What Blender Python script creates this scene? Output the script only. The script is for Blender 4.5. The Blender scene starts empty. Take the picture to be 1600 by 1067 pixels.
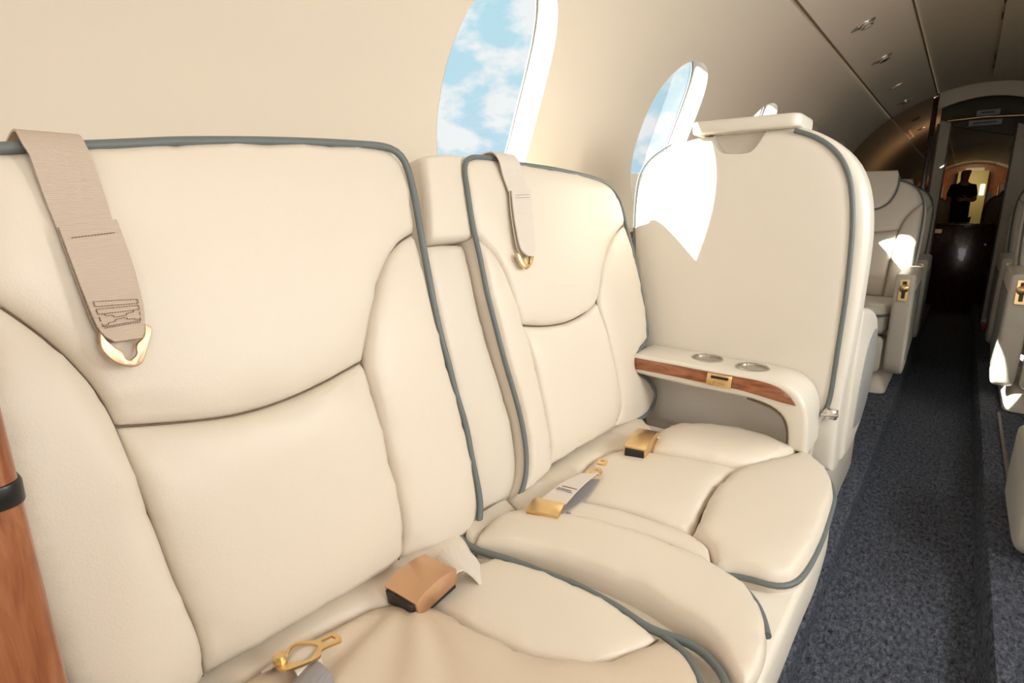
import bpy, bmesh, math, random
import numpy as np
from mathutils import Vector, Matrix
from mathutils.geometry import delaunay_2d_cdt

random.seed(7)
C = bpy.context.scene.collection
SC = bpy.context.scene

# ------------------------------------------------------------------ camera
F_PX, VPX, VPY, EYE = 880.0, 1512.0, 330.0, 0.95
pitch = math.atan((533.5 - VPY) / F_PX)
yaw = math.atan((VPX - 800) * math.cos(pitch) / F_PX)
cam_d = bpy.data.cameras.new('camera'); cam = bpy.data.objects.new('camera', cam_d); C.objects.link(cam)
cam_d.sensor_width = 36; cam_d.lens = F_PX / 1600 * 36; cam_d.clip_start = 0.02
cam.location = (0, 0, EYE)
cam.rotation_euler = (math.pi / 2 - pitch, 0, yaw)
SC.camera = cam

# ------------------------------------------------------------------ world: blue sky with clouds
W = bpy.data.worlds.new('sky'); SC.world = W; W.use_nodes = True
nt = W.node_tree; nt.nodes.clear()
def wn(t, **k):
    n = nt.nodes.new(t)
    for a, v in k.items(): setattr(n, a, v)
    return n
tc = wn('ShaderNodeTexCoord'); mp = wn('ShaderNodeMapping'); mp.inputs['Scale'].default_value = (1, 1, 1.7)
mp.inputs['Location'].default_value = (.6, .25, .1)
no = wn('ShaderNodeTexNoise'); no.inputs['Scale'].default_value = 10.0; no.inputs['Detail'].default_value = 7; no.inputs['Roughness'].default_value = .55
cr = wn('ShaderNodeValToRGB'); cr.color_ramp.elements[0].position = .46; cr.color_ramp.elements[1].position = .58
sx = wn('ShaderNodeSeparateXYZ'); gr = wn('ShaderNodeValToRGB')
gr.color_ramp.elements[0].color = (.60, .79, .94, 1); gr.color_ramp.elements[1].color = (.52, .86, .92, 1); gr.color_ramp.elements[1].position = .5
mx = wn('ShaderNodeMix', data_type='RGBA'); mx.inputs[7].default_value = (1.0, 1.0, 1.0, 1)
bg = wn('ShaderNodeBackground'); bg.inputs['Strength'].default_value = 1.0
ow = wn('ShaderNodeOutputWorld'); L = nt.links.new
L(tc.outputs['Generated'], mp.inputs[0]); L(mp.outputs[0], no.inputs['Vector']); L(no.outputs[0], cr.inputs[0])
L(tc.outputs['Generated'], sx.inputs[0]); L(sx.outputs['Z'], gr.inputs[0])
L(cr.outputs[0], mx.inputs[0]); L(gr.outputs[0], mx.inputs[6]); L(mx.outputs[2], bg.inputs['Color']); L(bg.outputs[0], ow.inputs[0])

# ------------------------------------------------------------------ lights
def lamp(name, kind, loc, direction, energy, color, size=None, size_y=None):
    d = bpy.data.lights.new(name, kind); o = bpy.data.objects.new(name, d); C.objects.link(o)
    o.location = loc; o.rotation_euler = Vector(direction).to_track_quat('-Z', 'Y').to_euler()
    d.energy = energy; d.color = color
    if kind == 'AREA':
        d.shape = 'RECTANGLE'; d.size = size; d.size_y = size_y or size
    return o
s = lamp('sun', 'SUN', (-6, -6, 6), (.80, 1, -.86), 24.0, (1, .95, .86)); s.data.angle = .009
# daylight coming in through the oval windows across the aisle; then an added fill from aft
for y, e in ((-.78, 5), (.12, 8), (1.02, 18), (1.92, 10)):
    lamp('window_daylight', 'AREA', (.985, y, 1.22), (-1, 0, -.08), e, (1, .97, .93), .36, .50)
lamp('aft_fill', 'AREA', (.15, -1.72, 1.15), (-.12, 1, -.1), 14, (1, .97, .94), 1.0, 1.3)  # unseen fill lamp added behind the camera for surfaces facing aft
# added warm fill below the ceiling, aimed at the window wall
lamp('warm_wall_fill', 'AREA', (.30, .25, 1.70), (-1, 0, -.30), 5, (1, .86, .68), .25, 1.6)
lamp('galley_light', 'AREA', (.0, 13.5, 1.74), (0, .5, -1), 5, (1, .85, .5), .3, .4)
lamp('entry_light', 'AREA', (.1, 11.2, 1.74), (0, .3, -1), 1.0, (1, .72, .4), .3, .5)
lamp('cabin_light', 'AREA', (-.05, 7.0, 1.5), (-1, 0, -.2), 2.0, (1, .7, .4), .2, .5)

SC.view_settings.view_transform = 'Standard'; SC.view_settings.look = 'None'
SC.view_settings.exposure = -0.13; SC.view_settings.gamma = 1; SC.view_settings.use_curve_mapping = False

# ------------------------------------------------------------------ materials
def mat(name, color, rough=.5, metal=0, coat=0, tex=None, spec=.5):
    m = bpy.data.materials.new(name); m.use_nodes = True
    n = m.node_tree; b = n.nodes['Principled BSDF']
    b.inputs['Base Color'].default_value = (*color, 1); b.inputs['Roughness'].default_value = rough
    b.inputs['Metallic'].default_value = metal; b.inputs['Coat Weight'].default_value = coat
    b.inputs['Specular IOR Level'].default_value = spec
    if tex: tex(n, b)
    return m
def bump(n, b, h, strength, dist=.002):
    bp = n.nodes.new('ShaderNodeBump'); bp.inputs['Strength'].default_value = strength; bp.inputs['Distance'].default_value = dist
    n.links.new(h, bp.inputs['Height']); n.links.new(bp.outputs[0], b.inputs['Normal'])
def coord(n, scale=(1, 1, 1), rot=(0, 0, 0)):
    t = n.nodes.new('ShaderNodeTexCoord'); m = n.nodes.new('ShaderNodeMapping')
    m.inputs['Scale'].default_value = scale; m.inputs['Rotation'].default_value = rot
    n.links.new(t.outputs['Object'], m.inputs[0]); return m.outputs[0]
def noise(n, vec, scale, detail=3, rough=.5, dist=0):
    t = n.nodes.new('ShaderNodeTexNoise'); t.inputs['Scale'].default_value = scale; t.inputs['Detail'].default_value = detail
    t.inputs['Roughness'].default_value = rough; t.inputs['Distortion'].default_value = dist
    n.links.new(vec, t.inputs['Vector']); return t
def ramp(n, fac, stops):
    r = n.nodes.new('ShaderNodeValToRGB'); e = r.color_ramp.elements
    while len(e) < len(stops): e.new(.5)
    for q, (p, c) in zip(e, stops): q.position = p; q.color = (*c, 1)
    n.links.new(fac, r.inputs[0]); return r.outputs[0]
def t_leather(n, b):
    v = coord(n); a = noise(n, v, 420, 2); c = noise(n, v, 16, 3)
    m = n.nodes.new('ShaderNodeMath'); m.operation = 'MULTIPLY_ADD'; m.inputs[1].default_value = 2.5
    n.links.new(c.outputs[0], m.inputs[0]); n.links.new(a.outputs[0], m.inputs[2])
    bump(n, b, m.outputs[0], .16, .0015)
def t_carpet(n, b):
    v = coord(n, (1, .45, 1)); a = noise(n, v, 120, 5, .7, .6); w = n.nodes.new('ShaderNodeTexVoronoi'); w.inputs['Scale'].default_value = 260
    n.links.new(coord(n), w.inputs['Vector'])
    c = ramp(n, a.outputs[0], [(.32, (.04, .044, .058)), (.5, (.15, .165, .21)), (.7, (.30, .325, .40))])
    n.links.new(c, b.inputs['Base Color'])
    m = n.nodes.new('ShaderNodeMath'); m.operation = 'MULTIPLY_ADD'; m.inputs[1].default_value = 2.0
    n.links.new(a.outputs[0], m.inputs[0]); n.links.new(w.outputs['Distance'], m.inputs[2])
    bump(n, b, m.outputs[0], 1.0, .006)
def t_wood(c0, c1, c2, ax=(1, 6, 6)):
    def f(n, b):
        v = coord(n, ax); a = noise(n, v, 9, 6, .6, 1.6)
        n.links.new(ramp(n, a.outputs[0], [(.3, c0), (.5, c1), (.7, c2)]), b.inputs['Base Color'])
    return f
def t_web(n, b):
    w = n.nodes.new('ShaderNodeTexWave'); w.inputs['Scale'].default_value = 180; w.bands_direction = 'Z'; w.inputs['Distortion'].default_value = 1.0
    n.links.new(coord(n), w.inputs['Vector']); bump(n, b, w.outputs[0], .35, .001)
GASKET = mat('window_gasket_rubber', (.36, .37, .37), .6)
CREAM = mat('cream_leather', (.73, .655, .56), .42, tex=t_leather)
SEAT = mat('cream_seat_leather', (.73, .65, .55), .42, tex=t_leather)
TAN = mat('tan_leather', (.66, .55, .43), .42, tex=t_leather)  # browner tone than the other seat leather
LINER = mat('cabin_lining', (.74, .65, .53), .6)
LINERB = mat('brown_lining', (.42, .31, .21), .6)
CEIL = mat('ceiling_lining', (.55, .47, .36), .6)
SHELL = mat('seat_shell', (.77, .71, .62), .35, tex=t_leather)
PLASTIC = mat('cream_plastic', (.75, .70, .61), .35)
GREY = mat('grey_side_panel', (.30, .30, .29), .5)
PIPE = mat('grey_piping', (.14, .16, .16), .5)
SEAM = mat('brown_seam_thread', (.16, .11, .07), .7)
CARPET = mat('blue_grey_carpet', (.1, .11, .14), .95, tex=t_carpet, spec=.1)
WOOD = mat('red_brown_veneer', (.25, .09, .035), .25, coat=.6, tex=t_wood((.13, .035, .012), (.27, .085, .03), (.42, .17, .07)))
WOODV = mat('upright_veneer', (.25, .09, .035), .3, coat=.5, tex=t_wood((.13, .04, .015), (.28, .09, .035), (.38, .15, .065), (6, 6, 1)))
DARKWOOD = mat('dark_mahogany', (.05, .012, .008), .2, coat=.6, tex=t_wood((.02, .005, .004), (.055, .014, .009), (.09, .022, .013), (6, 6, 1)))
ORANGEWOOD = mat('orange_veneer', (.45, .15, .03), .35, coat=.4, tex=t_wood((.25, .06, .012), (.45, .13, .03), (.55, .2, .06), (5, 5, 1)))
GOLD = mat('brushed_gold', (.78, .56, .28), .28, 1)
BRONZE = mat('rose_gold', (.66, .42, .27), .36, 1)
STEEL = mat('brushed_steel', (.5, .47, .43), .3, 1)
CHROME = mat('satin_steel', (.75, .72, .68), .22, 1)
BLACK = mat('black_plastic', (.012, .011, .010), .35)
WEB = mat('beige_webbing', (.56, .455, .37), .75, tex=t_web)
WEBL = mat('pale_webbing', (.70, .63, .56), .75, tex=t_web)
WEBG = mat('grey_webbing', (.30, .28, .285), .75, tex=t_web)
STITCH = mat('brown_stitching', (.28, .18, .12), .8)
BROWNSEAT = mat('brown_seat_leather', (.17, .13, .085), .3, tex=t_leather)
WHITE = mat('white_plastic', (.8, .8, .8), .4)
SIGN = mat('grey_placard', (.34, .36, .37), .5)
TRACK = mat('dull_track', (.16, .13, .11), .6)
RED = mat('red_print', (.5, .03, .02), .5)
NAVY = mat('dark_cloth', (.006, .006, .009), .9)
SKIN = mat('skin', (.33, .16, .1), .55)
HAIR = mat('black_hair', (.008, .007, .006), .6)
YELLOW = mat('pale_yellow_panel', (.62, .52, .24), .5)
def glass():
    m = bpy.data.materials.new('window_glass'); m.use_nodes = True; n = m.node_tree; n.nodes.clear()
    t = n.nodes.new('ShaderNodeBsdfTransparent'); t.inputs[0].default_value = (.95, .985, .99, 1)
    g = n.nodes.new('ShaderNodeBsdfGlossy'); g.inputs['Roughness'].default_value = .02
    f = n.nodes.new('ShaderNodeFresnel'); f.inputs[0].default_value = 1.08
    x = n.nodes.new('ShaderNodeMixShader'); o = n.nodes.new('ShaderNodeOutputMaterial')
    n.links.new(f.outputs[0], x.inputs[0]); n.links.new(t.outputs[0], x.inputs[1]); n.links.new(g.outputs[0], x.inputs[2]); n.links.new(x.outputs[0], o.inputs[0])
    return m
GLASS = glass()

# ------------------------------------------------------------------ helpers
def V3(*a): return np.array(a, float)
def link(name, me, m, parent=None, sharp=40):
    if m: me.materials.append(m)
    for p in me.polygons: p.use_smooth = True
    if sharp: me.set_sharp_from_angle(angle=math.radians(sharp))
    o = bpy.data.objects.new(name, me); C.objects.link(o)
    if parent: o.parent = parent
    return o
def obj_bm(name, bm, m, parent=None, sharp=40):
    bmesh.ops.recalc_face_normals(bm, faces=bm.faces)
    me = bpy.data.meshes.new(name); bm.to_mesh(me); bm.free()
    return link(name, me, m, parent, sharp)
def obj_vf(name, v, f, m, parent=None, sharp=40):
    me = bpy.data.meshes.new(name); me.from_pydata([tuple(p) for p in v], [], [tuple(q) for q in f]); me.validate()
    bm = bmesh.new(); bm.from_mesh(me); bpy.data.meshes.remove(me)
    return obj_bm(name, bm, m, parent, sharp)
def thing(name, label, cat, group=None, loc=None):
    o = bpy.data.objects.new(name, None); C.objects.link(o); o.empty_display_size = .05
    return tag(o, label, cat, group)
def tag(o, label, cat, group=None):
    o['label'] = label; o['category'] = cat
    if group: o['group'] = group
    return o
def structure(o): o['kind'] = 'structure'; return o
def cr_open(p, n):
    """centripetal-like Catmull-Rom through an open list of points"""
    p = np.array(p, float)
    if len(p) == 2: return [p[0] + (p[1] - p[0]) * t for t in np.linspace(0, 1, n + 1)]
    e = np.vstack([2 * p[0] - p[1], p, 2 * p[-1] - p[-2]]); out = []
    for i in range(1, len(e) - 2):
        a, b, c, d = e[i - 1:i + 3]
        t1 = (c - a) * .5; t2 = (d - b) * .5; L0 = np.linalg.norm(c - b)
        for t in (t1, t2):
            q = np.linalg.norm(t)
            if q > L0: t *= L0 / q
        for s in np.arange(n) / n:
            h = (2 * s**3 - 3 * s**2 + 1, s**3 - 2 * s**2 + s, -2 * s**3 + 3 * s**2, s**3 - s**2)
            out.append(h[0] * b + h[1] * t1 + h[2] * c + h[3] * t2)
    out.append(e[-2]); return out
def resample(p, ds):
    p = np.array(p, float); d = np.r_[0, np.cumsum(np.linalg.norm(np.diff(p, axis=0), axis=1))]
    n = max(1, int(round(d[-1] / ds))); s = np.linspace(0, d[-1], n + 1)
    return np.stack([np.interp(s, d, p[:, k]) for k in range(p.shape[1])], 1)
def curve(p, ds=.01):
    g = resample(cr_open(p, 10), ds)
    for _ in range(6 if ds >= .008 else 0): g[1:-1] = g[1:-1] * .5 + (g[2:] + g[:-2]) * .25
    return g
def closed(pts, ds=.012, corner=48):
    p = np.array(pts, float)
    keep = [i for i in range(len(p)) if np.linalg.norm(p[i] - p[i - 1]) > 1e-4]; p = p[keep]; n = len(p); cs = []
    for i in range(n):
        a = p[i] - p[i - 1]; b = p[(i + 1) % n] - p[i]
        c = np.dot(a, b) / (np.linalg.norm(a) * np.linalg.norm(b))
        if math.degrees(math.acos(max(-1, min(1, c)))) > corner: cs.append(i)
    if not cs:
        e = np.vstack([p[-2:], p, p[:3]]); c = resample(cr_open(e, 10)[20:20 + 10 * n + 1], ds)[:-1]
        for _ in range(4 if ds >= .008 else 0): c = c * .5 + (np.roll(c, 1, 0) + np.roll(c, -1, 0)) * .25
        return c
    out = []
    for q, i in enumerate(cs):
        j = cs[(q + 1) % len(cs)]; j = j if j > i else j + n
        seg = [p[k % n] for k in range(i, j + 1)]
        g = resample(cr_open(seg, 10), ds)
        for _ in range(6 if ds >= .008 else 0): g[1:-1] = g[1:-1] * .5 + (g[2:] + g[:-2]) * .25
        out += list(g[:-1])
    return np.array(out)
def inside(P, poly):
    P = np.atleast_2d(P); x, y = P[:, 0], P[:, 1]; r = np.zeros(len(P), bool); n = len(poly)
    for i in range(n):
        a, b = poly[i], poly[(i + 1) % n]
        if a[1] == b[1]: continue
        c = ((a[1] > y) != (b[1] > y)) & (x < (b[0] - a[0]) * (y - a[1]) / (b[1] - a[1]) + a[0]); r ^= c
    return r
def sdist(P, poly):
    d = np.full(len(P), 9.0)
    for i in range(len(poly)):
        a = poly[i]; b = poly[(i + 1) % len(poly)]; ab = b - a; L2 = ab @ ab
        if L2 < 1e-14: continue
        t = np.clip(((P - a) @ ab) / L2, 0, 1); d = np.minimum(d, np.linalg.norm(P - a - t[:, None] * ab, axis=1))
    return d
def fill(loops, ds, rings=False):
    """triangulate the area inside loops[0] and outside the other loops"""
    B = np.vstack(loops); E = []; k = 0
    for l in loops:
        n = len(l); E += [(k + i, k + (i + 1) % n) for i in range(n)]; k += n
    P = np.zeros((0, 2))
    if ds:
        lo, hi = loops[0].min(0), loops[0].max(0)
        xs = np.arange(lo[0], hi[0], ds); ys = np.arange(lo[1], hi[1], ds * .866)
        P = np.array([(x + (ds / 2 if j % 2 else 0), y) for j, y in enumerate(ys) for x in xs])
        ok = inside(P, loops[0])
        for h in loops[1:]: ok &= ~inside(P, h)
        P = P[ok]
        if len(loops) == 1 and rings:   # two rows of points following the edge keep the seams smooth
            l = loops[0]; tg = np.roll(l, -1, 0) - np.roll(l, 1, 0); nr = np.stack([-tg[:, 1], tg[:, 0]], 1); nr /= np.linalg.norm(nr, axis=1)[:, None] + 1e-12
            if not inside(l[:1] + nr[:1] * 1e-3, l)[0]: nr = -nr
            P = P[sdist(P, l) > ds * 1.75]
            for o in (1.15, .42):
                q = l + nr * ds * o; q = q[inside(q, l)]; q = q[sdist(q, l) > ds * o * .85]
                P = np.vstack([P, q])
        else:
            for l in loops: P = P[sdist(P, l) > ds * .6]
    A = np.vstack([B, P]) if len(P) else B
    v, e, f, ov, oe, of = delaunay_2d_cdt([Vector((float(a), float(b))) for a, b in A], E, [], 0, 1e-7)
    v = np.array([(q.x, q.y) for q in v]); f = [tuple(t) for t in f]
    cen = np.array([v[list(t)].mean(0) for t in f]); ok = inside(cen, loops[0])
    for h in loops[1:]: ok &= ~inside(cen, h)
    return v, [t for t, o in zip(f, ok) if o]
def boundary(faces):
    c = {}
    for t in faces:
        for i in range(len(t)):
            a, b = t[i], t[(i + 1) % len(t)]; c[(a, b)] = c.get((a, b), 0) + 1
    return [(a, b) for (a, b) in c if (b, a) not in c]
class Frame:
    def __init__(s, O, U, V, N): s.O, s.U, s.V, s.N = [np.array(x, float) for x in (O, U, V, N)]
    def __call__(s, uv, h=0):
        uv = np.atleast_2d(uv); h = np.broadcast_to(h, len(uv))
        return s.O + uv[:, :1] * s.U + uv[:, 1:2] * s.V + h[:, None] * s.N
    def off(s, d): return Frame(s.O + d * s.N, s.U, s.V, s.N)
def solid(name, v, f, fr, top, bot, m, parent=None, sharp=40, under=1.0):
    n = len(v); c = v.mean(0); pts = np.vstack([fr(v, top), fr(c + (v - c) * under, bot)])
    F = list(f) + [tuple(reversed([i + n for i in t])) for t in f] + [(b, a, a + n, b + n) for a, b in boundary(f)]
    used = sorted({i for t in F for i in t}); mp_ = {u: i for i, u in enumerate(used)}
    return obj_vf(name, pts[used], [tuple(mp_[i] for i in t) for t in F], m, parent, sharp)
def pad(name, pts, fr, H, m, parent=None, ds=.012, k=4.0, D=.05, ext=None, corner=48, q=.5, under=1.0):
    """an upholstered panel: an outline blown up like a cushion (smooth height from a membrane solved over the outline)"""
    loop = closed(pts, ds, corner); v, f = fill([loop], ds, True); n = len(v)
    nb = [set() for _ in range(n)]
    for t in f:
        for i in range(3): nb[t[i]].add(t[(i + 1) % 3]); nb[t[i]].add(t[(i + 2) % 3])
    bd = {a for e in boundary(f) for a in e}; inn = [i for i in range(n) if i not in bd]; ix = {u: i for i, u in enumerate(inn)}
    A = np.zeros((len(inn), len(inn))); b = np.ones(len(inn))
    for u in inn:
        r = ix[u]; A[r, r] = len(nb[u])
        for w in nb[u]:
            if w in ix: A[r, ix[w]] = -1
    phi = np.zeros(n)
    if inn: phi[inn] = np.linalg.solve(A, b)
    t = phi / max(phi.max(), 1e-9)
    h = H * (1 - (1 - t) ** k) ** q
    if ext is not None: h = h + ext(v, t)
    return solid(name, v, f, fr, h, -D, m, parent, sharp=65, under=under)
def tube(name, P, r, m, parent=None, close=False, ns=8, sub=None):
    P = np.array(P, float); n = len(P); V, Fc = [], []
    T = [(P[(i + 1) % n] - P[i - 1]) if close or 0 < i < n - 1 else (P[1] - P[0] if i == 0 else P[-1] - P[-2]) for i in range(n)]
    T = [t / (np.linalg.norm(t) + 1e-12) for t in T]
    a = np.cross(T[0], (0, 0, 1)); a = a if np.linalg.norm(a) > 1e-3 else np.cross(T[0], (0, 1, 0)); a /= np.linalg.norm(a)
    R = np.broadcast_to(r, n)
    for i in range(n):
        a = a - T[i] * (a @ T[i]); a /= np.linalg.norm(a); b = np.cross(T[i], a)
        V += [P[i] + R[i] * (a * math.cos(2 * math.pi * j / ns) + b * math.sin(2 * math.pi * j / ns)) for j in range(ns)]
    for i in range(n if close else n - 1):
        for j in range(ns):
            i2 = (i + 1) % n; Fc.append((i * ns + j, i * ns + (j + 1) % ns, i2 * ns + (j + 1) % ns, i2 * ns + j))
    if not close: Fc += [tuple(range(ns))[::-1], tuple((n - 1) * ns + j for j in range(ns))]
    return obj_vf(name, V, Fc, m, parent, 60)
def bevel_sharp(bm, w, seg, ang=35):
    if w <= 0: return
    ed = [e for e in bm.edges if len(e.link_faces) == 2 and e.calc_face_angle(0) > math.radians(ang)]
    bmesh.ops.bevel(bm, geom=ed, offset=w, segments=seg, profile=.5, affect='EDGES', clamp_overlap=True)
def bm_box(bm, lo, hi):
    r = bmesh.ops.create_cube(bm, size=1)['verts']
    for v in r: v.co = Vector([lo[k] + (v.co[k] + .5) * (hi[k] - lo[k]) for k in range(3)])
def box(name, lo, hi, m, parent=None, bev=.004, seg=2, rot=None):
    bm = bmesh.new(); bm_box(bm, lo, hi); bevel_sharp(bm, bev, seg)
    return obj_bm(name, bm, m, parent)
def prism(name, pts, fr, h0, h1, m, parent=None, bev=.004, seg=3, holes=(), taper=None):
    """a flat outline given thickness, with rounded rims"""
    if not holes:
        bm = bmesh.new(); P0 = fr(pts, h0); P1 = fr(pts if taper is None else taper, h1)
        a = [bm.verts.new(p) for p in P0]; b = [bm.verts.new(p) for p in P1]; n = len(a)
        bm.faces.new(a[::-1]); bm.faces.new(b)
        for i in range(n): bm.faces.new((a[i], a[(i + 1) % n], b[(i + 1) % n], b[i]))
        bmesh.ops.recalc_face_normals(bm, faces=bm.faces); bm.edges.ensure_lookup_table()
        if bev > 0:
            caps = [e for e in bm.edges if len(e.link_faces) == 2 and any(len(f.verts) == n and n > 4 for f in e.link_faces)] if n > 4 else list(bm.edges)
            bmesh.ops.bevel(bm, geom=caps, offset=bev, segments=seg, profile=.5, affect='EDGES', clamp_overlap=True)
        return obj_bm(name, bm, m, parent)
    v, f = fill([np.array(pts)] + [np.array(h) for h in holes], 0)
    return solid(name, v, f, fr, h1, h0, m, parent)
def lathe(name, prof, fr, m, parent=None, ns=40):
    """profile (radius, height) turned about the frame's normal"""
    V, F = [], []; n = len(prof)
    for r, h in prof:
        a = np.arange(ns) * 2 * math.pi / ns; V += list(fr(np.stack([r * np.cos(a), r * np.sin(a)], 1), h))
    for i in range(n - 1):
        for j in range(ns): F.append((i * ns + j, i * ns + (j + 1) % ns, (i + 1) * ns + (j + 1) % ns, (i + 1) * ns + j))
    for i, flip in ((0, True), (n - 1, False)):
        if prof[i][0] > 1e-5:
            q = tuple(i * ns + j for j in range(ns)); F.append(q[::-1] if flip else q)
    o = obj_vf(name, V, F, m, parent, 35)
    return o
def ribbon(name, Lp, Rp, th, m, parent=None, ds=.006, nw=6, bow=0):
    """a webbing band lofted between its two edges"""
    Lp, Rp = np.array(Lp, float), np.array(Rp, float)
    a = np.array(cr_open(Lp, 8)); b = np.array(cr_open(Rp, 8)); c = (a + b) / 2
    d = np.r_[0, np.cumsum(np.linalg.norm(np.diff(c, axis=0), axis=1))]; n = max(4, int(d[-1] / ds)); s = np.linspace(0, d[-1], n + 1)
    a = np.stack([np.interp(s, d, a[:, k]) for k in range(3)], 1); b = np.stack([np.interp(s, d, b[:, k]) for k in range(3)], 1)
    tn = np.gradient((a + b) / 2, axis=0); nr = np.cross(tn, b - a); nr /= np.linalg.norm(nr, axis=1)[:, None] + 1e-12
    V = []
    for sgn in (1, -1):
        for i in range(n + 1):
            for j in range(nw + 1):
                t = j / nw; V.append(a[i] + (b[i] - a[i]) * t + nr[i] * (sgn * th / 2 + bow * math.sin(math.pi * t)))
    m1 = (n + 1) * (nw + 1); F = []; g = lambda i, j, k: k * m1 + i * (nw + 1) + j
    for i in range(n):
        for j in range(nw):
            F.append((g(i, j, 0), g(i + 1, j, 0), g(i + 1, j + 1, 0), g(i, j + 1, 0))); F.append((g(i, j, 1), g(i, j + 1, 1), g(i + 1, j + 1, 1), g(i + 1, j, 1)))
        F.append((g(i, 0, 0), g(i, 0, 1), g(i + 1, 0, 1), g(i + 1, 0, 0))); F.append((g(i, nw, 0), g(i + 1, nw, 0), g(i + 1, nw, 1), g(i, nw, 1)))
    for j in range(nw):
        F.append((g(0, j, 0), g(0, j + 1, 0), g(0, j + 1, 1), g(0, j, 1))); F.append((g(n, j, 0), g(n, j, 1), g(n, j + 1, 1), g(n, j + 1, 0)))
    return obj_vf(name, V, F, m, parent, 50)
def cut(o, cutter):
    """boolean difference, baked into the mesh"""
    md = o.modifiers.new('cut', 'BOOLEAN'); md.object = cutter; md.operation = 'DIFFERENCE'; md.solver = 'EXACT'
    dg = bpy.context.evaluated_depsgraph_get(); me = bpy.data.meshes.new_from_object(o.evaluated_get(dg))
    o.modifiers.clear(); old = o.data; o.data = me; bpy.data.meshes.remove(old)
    for p in me.polygons: p.use_smooth = True
    me.set_sharp_from_angle(angle=math.radians(35))
    md_ = cutter.data; bpy.data.objects.remove(cutter); bpy.data.meshes.remove(md_)
def ring(cx, cy, rx, ry, n=48, e=2.0):
    a = np.arange(n) * 2 * math.pi / n
    return np.stack([cx + rx * np.sign(np.cos(a)) * np.abs(np.cos(a)) ** (2 / e), cy + ry * np.sign(np.sin(a)) * np.abs(np.sin(a)) ** (2 / e)], 1)
def rrect(x0, y0, x1, y1, r, n=5):
    out = []
    for cx, cy, a0 in ((x1 - r, y1 - r, 0), (x0 + r, y1 - r, 90), (x0 + r, y0 + r, 180), (x1 - r, y0 + r, 270)):
        for i in range(n + 1):
            a = math.radians(a0 + 90 * i / n); out.append((cx + r * math.cos(a), cy + r * math.sin(a)))
    return np.array(out)
def quad4(p):  # four corner points -> (frame with origin at centre, half width, half length)
    p = [np.array(q, float) for q in p]; return p

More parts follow.
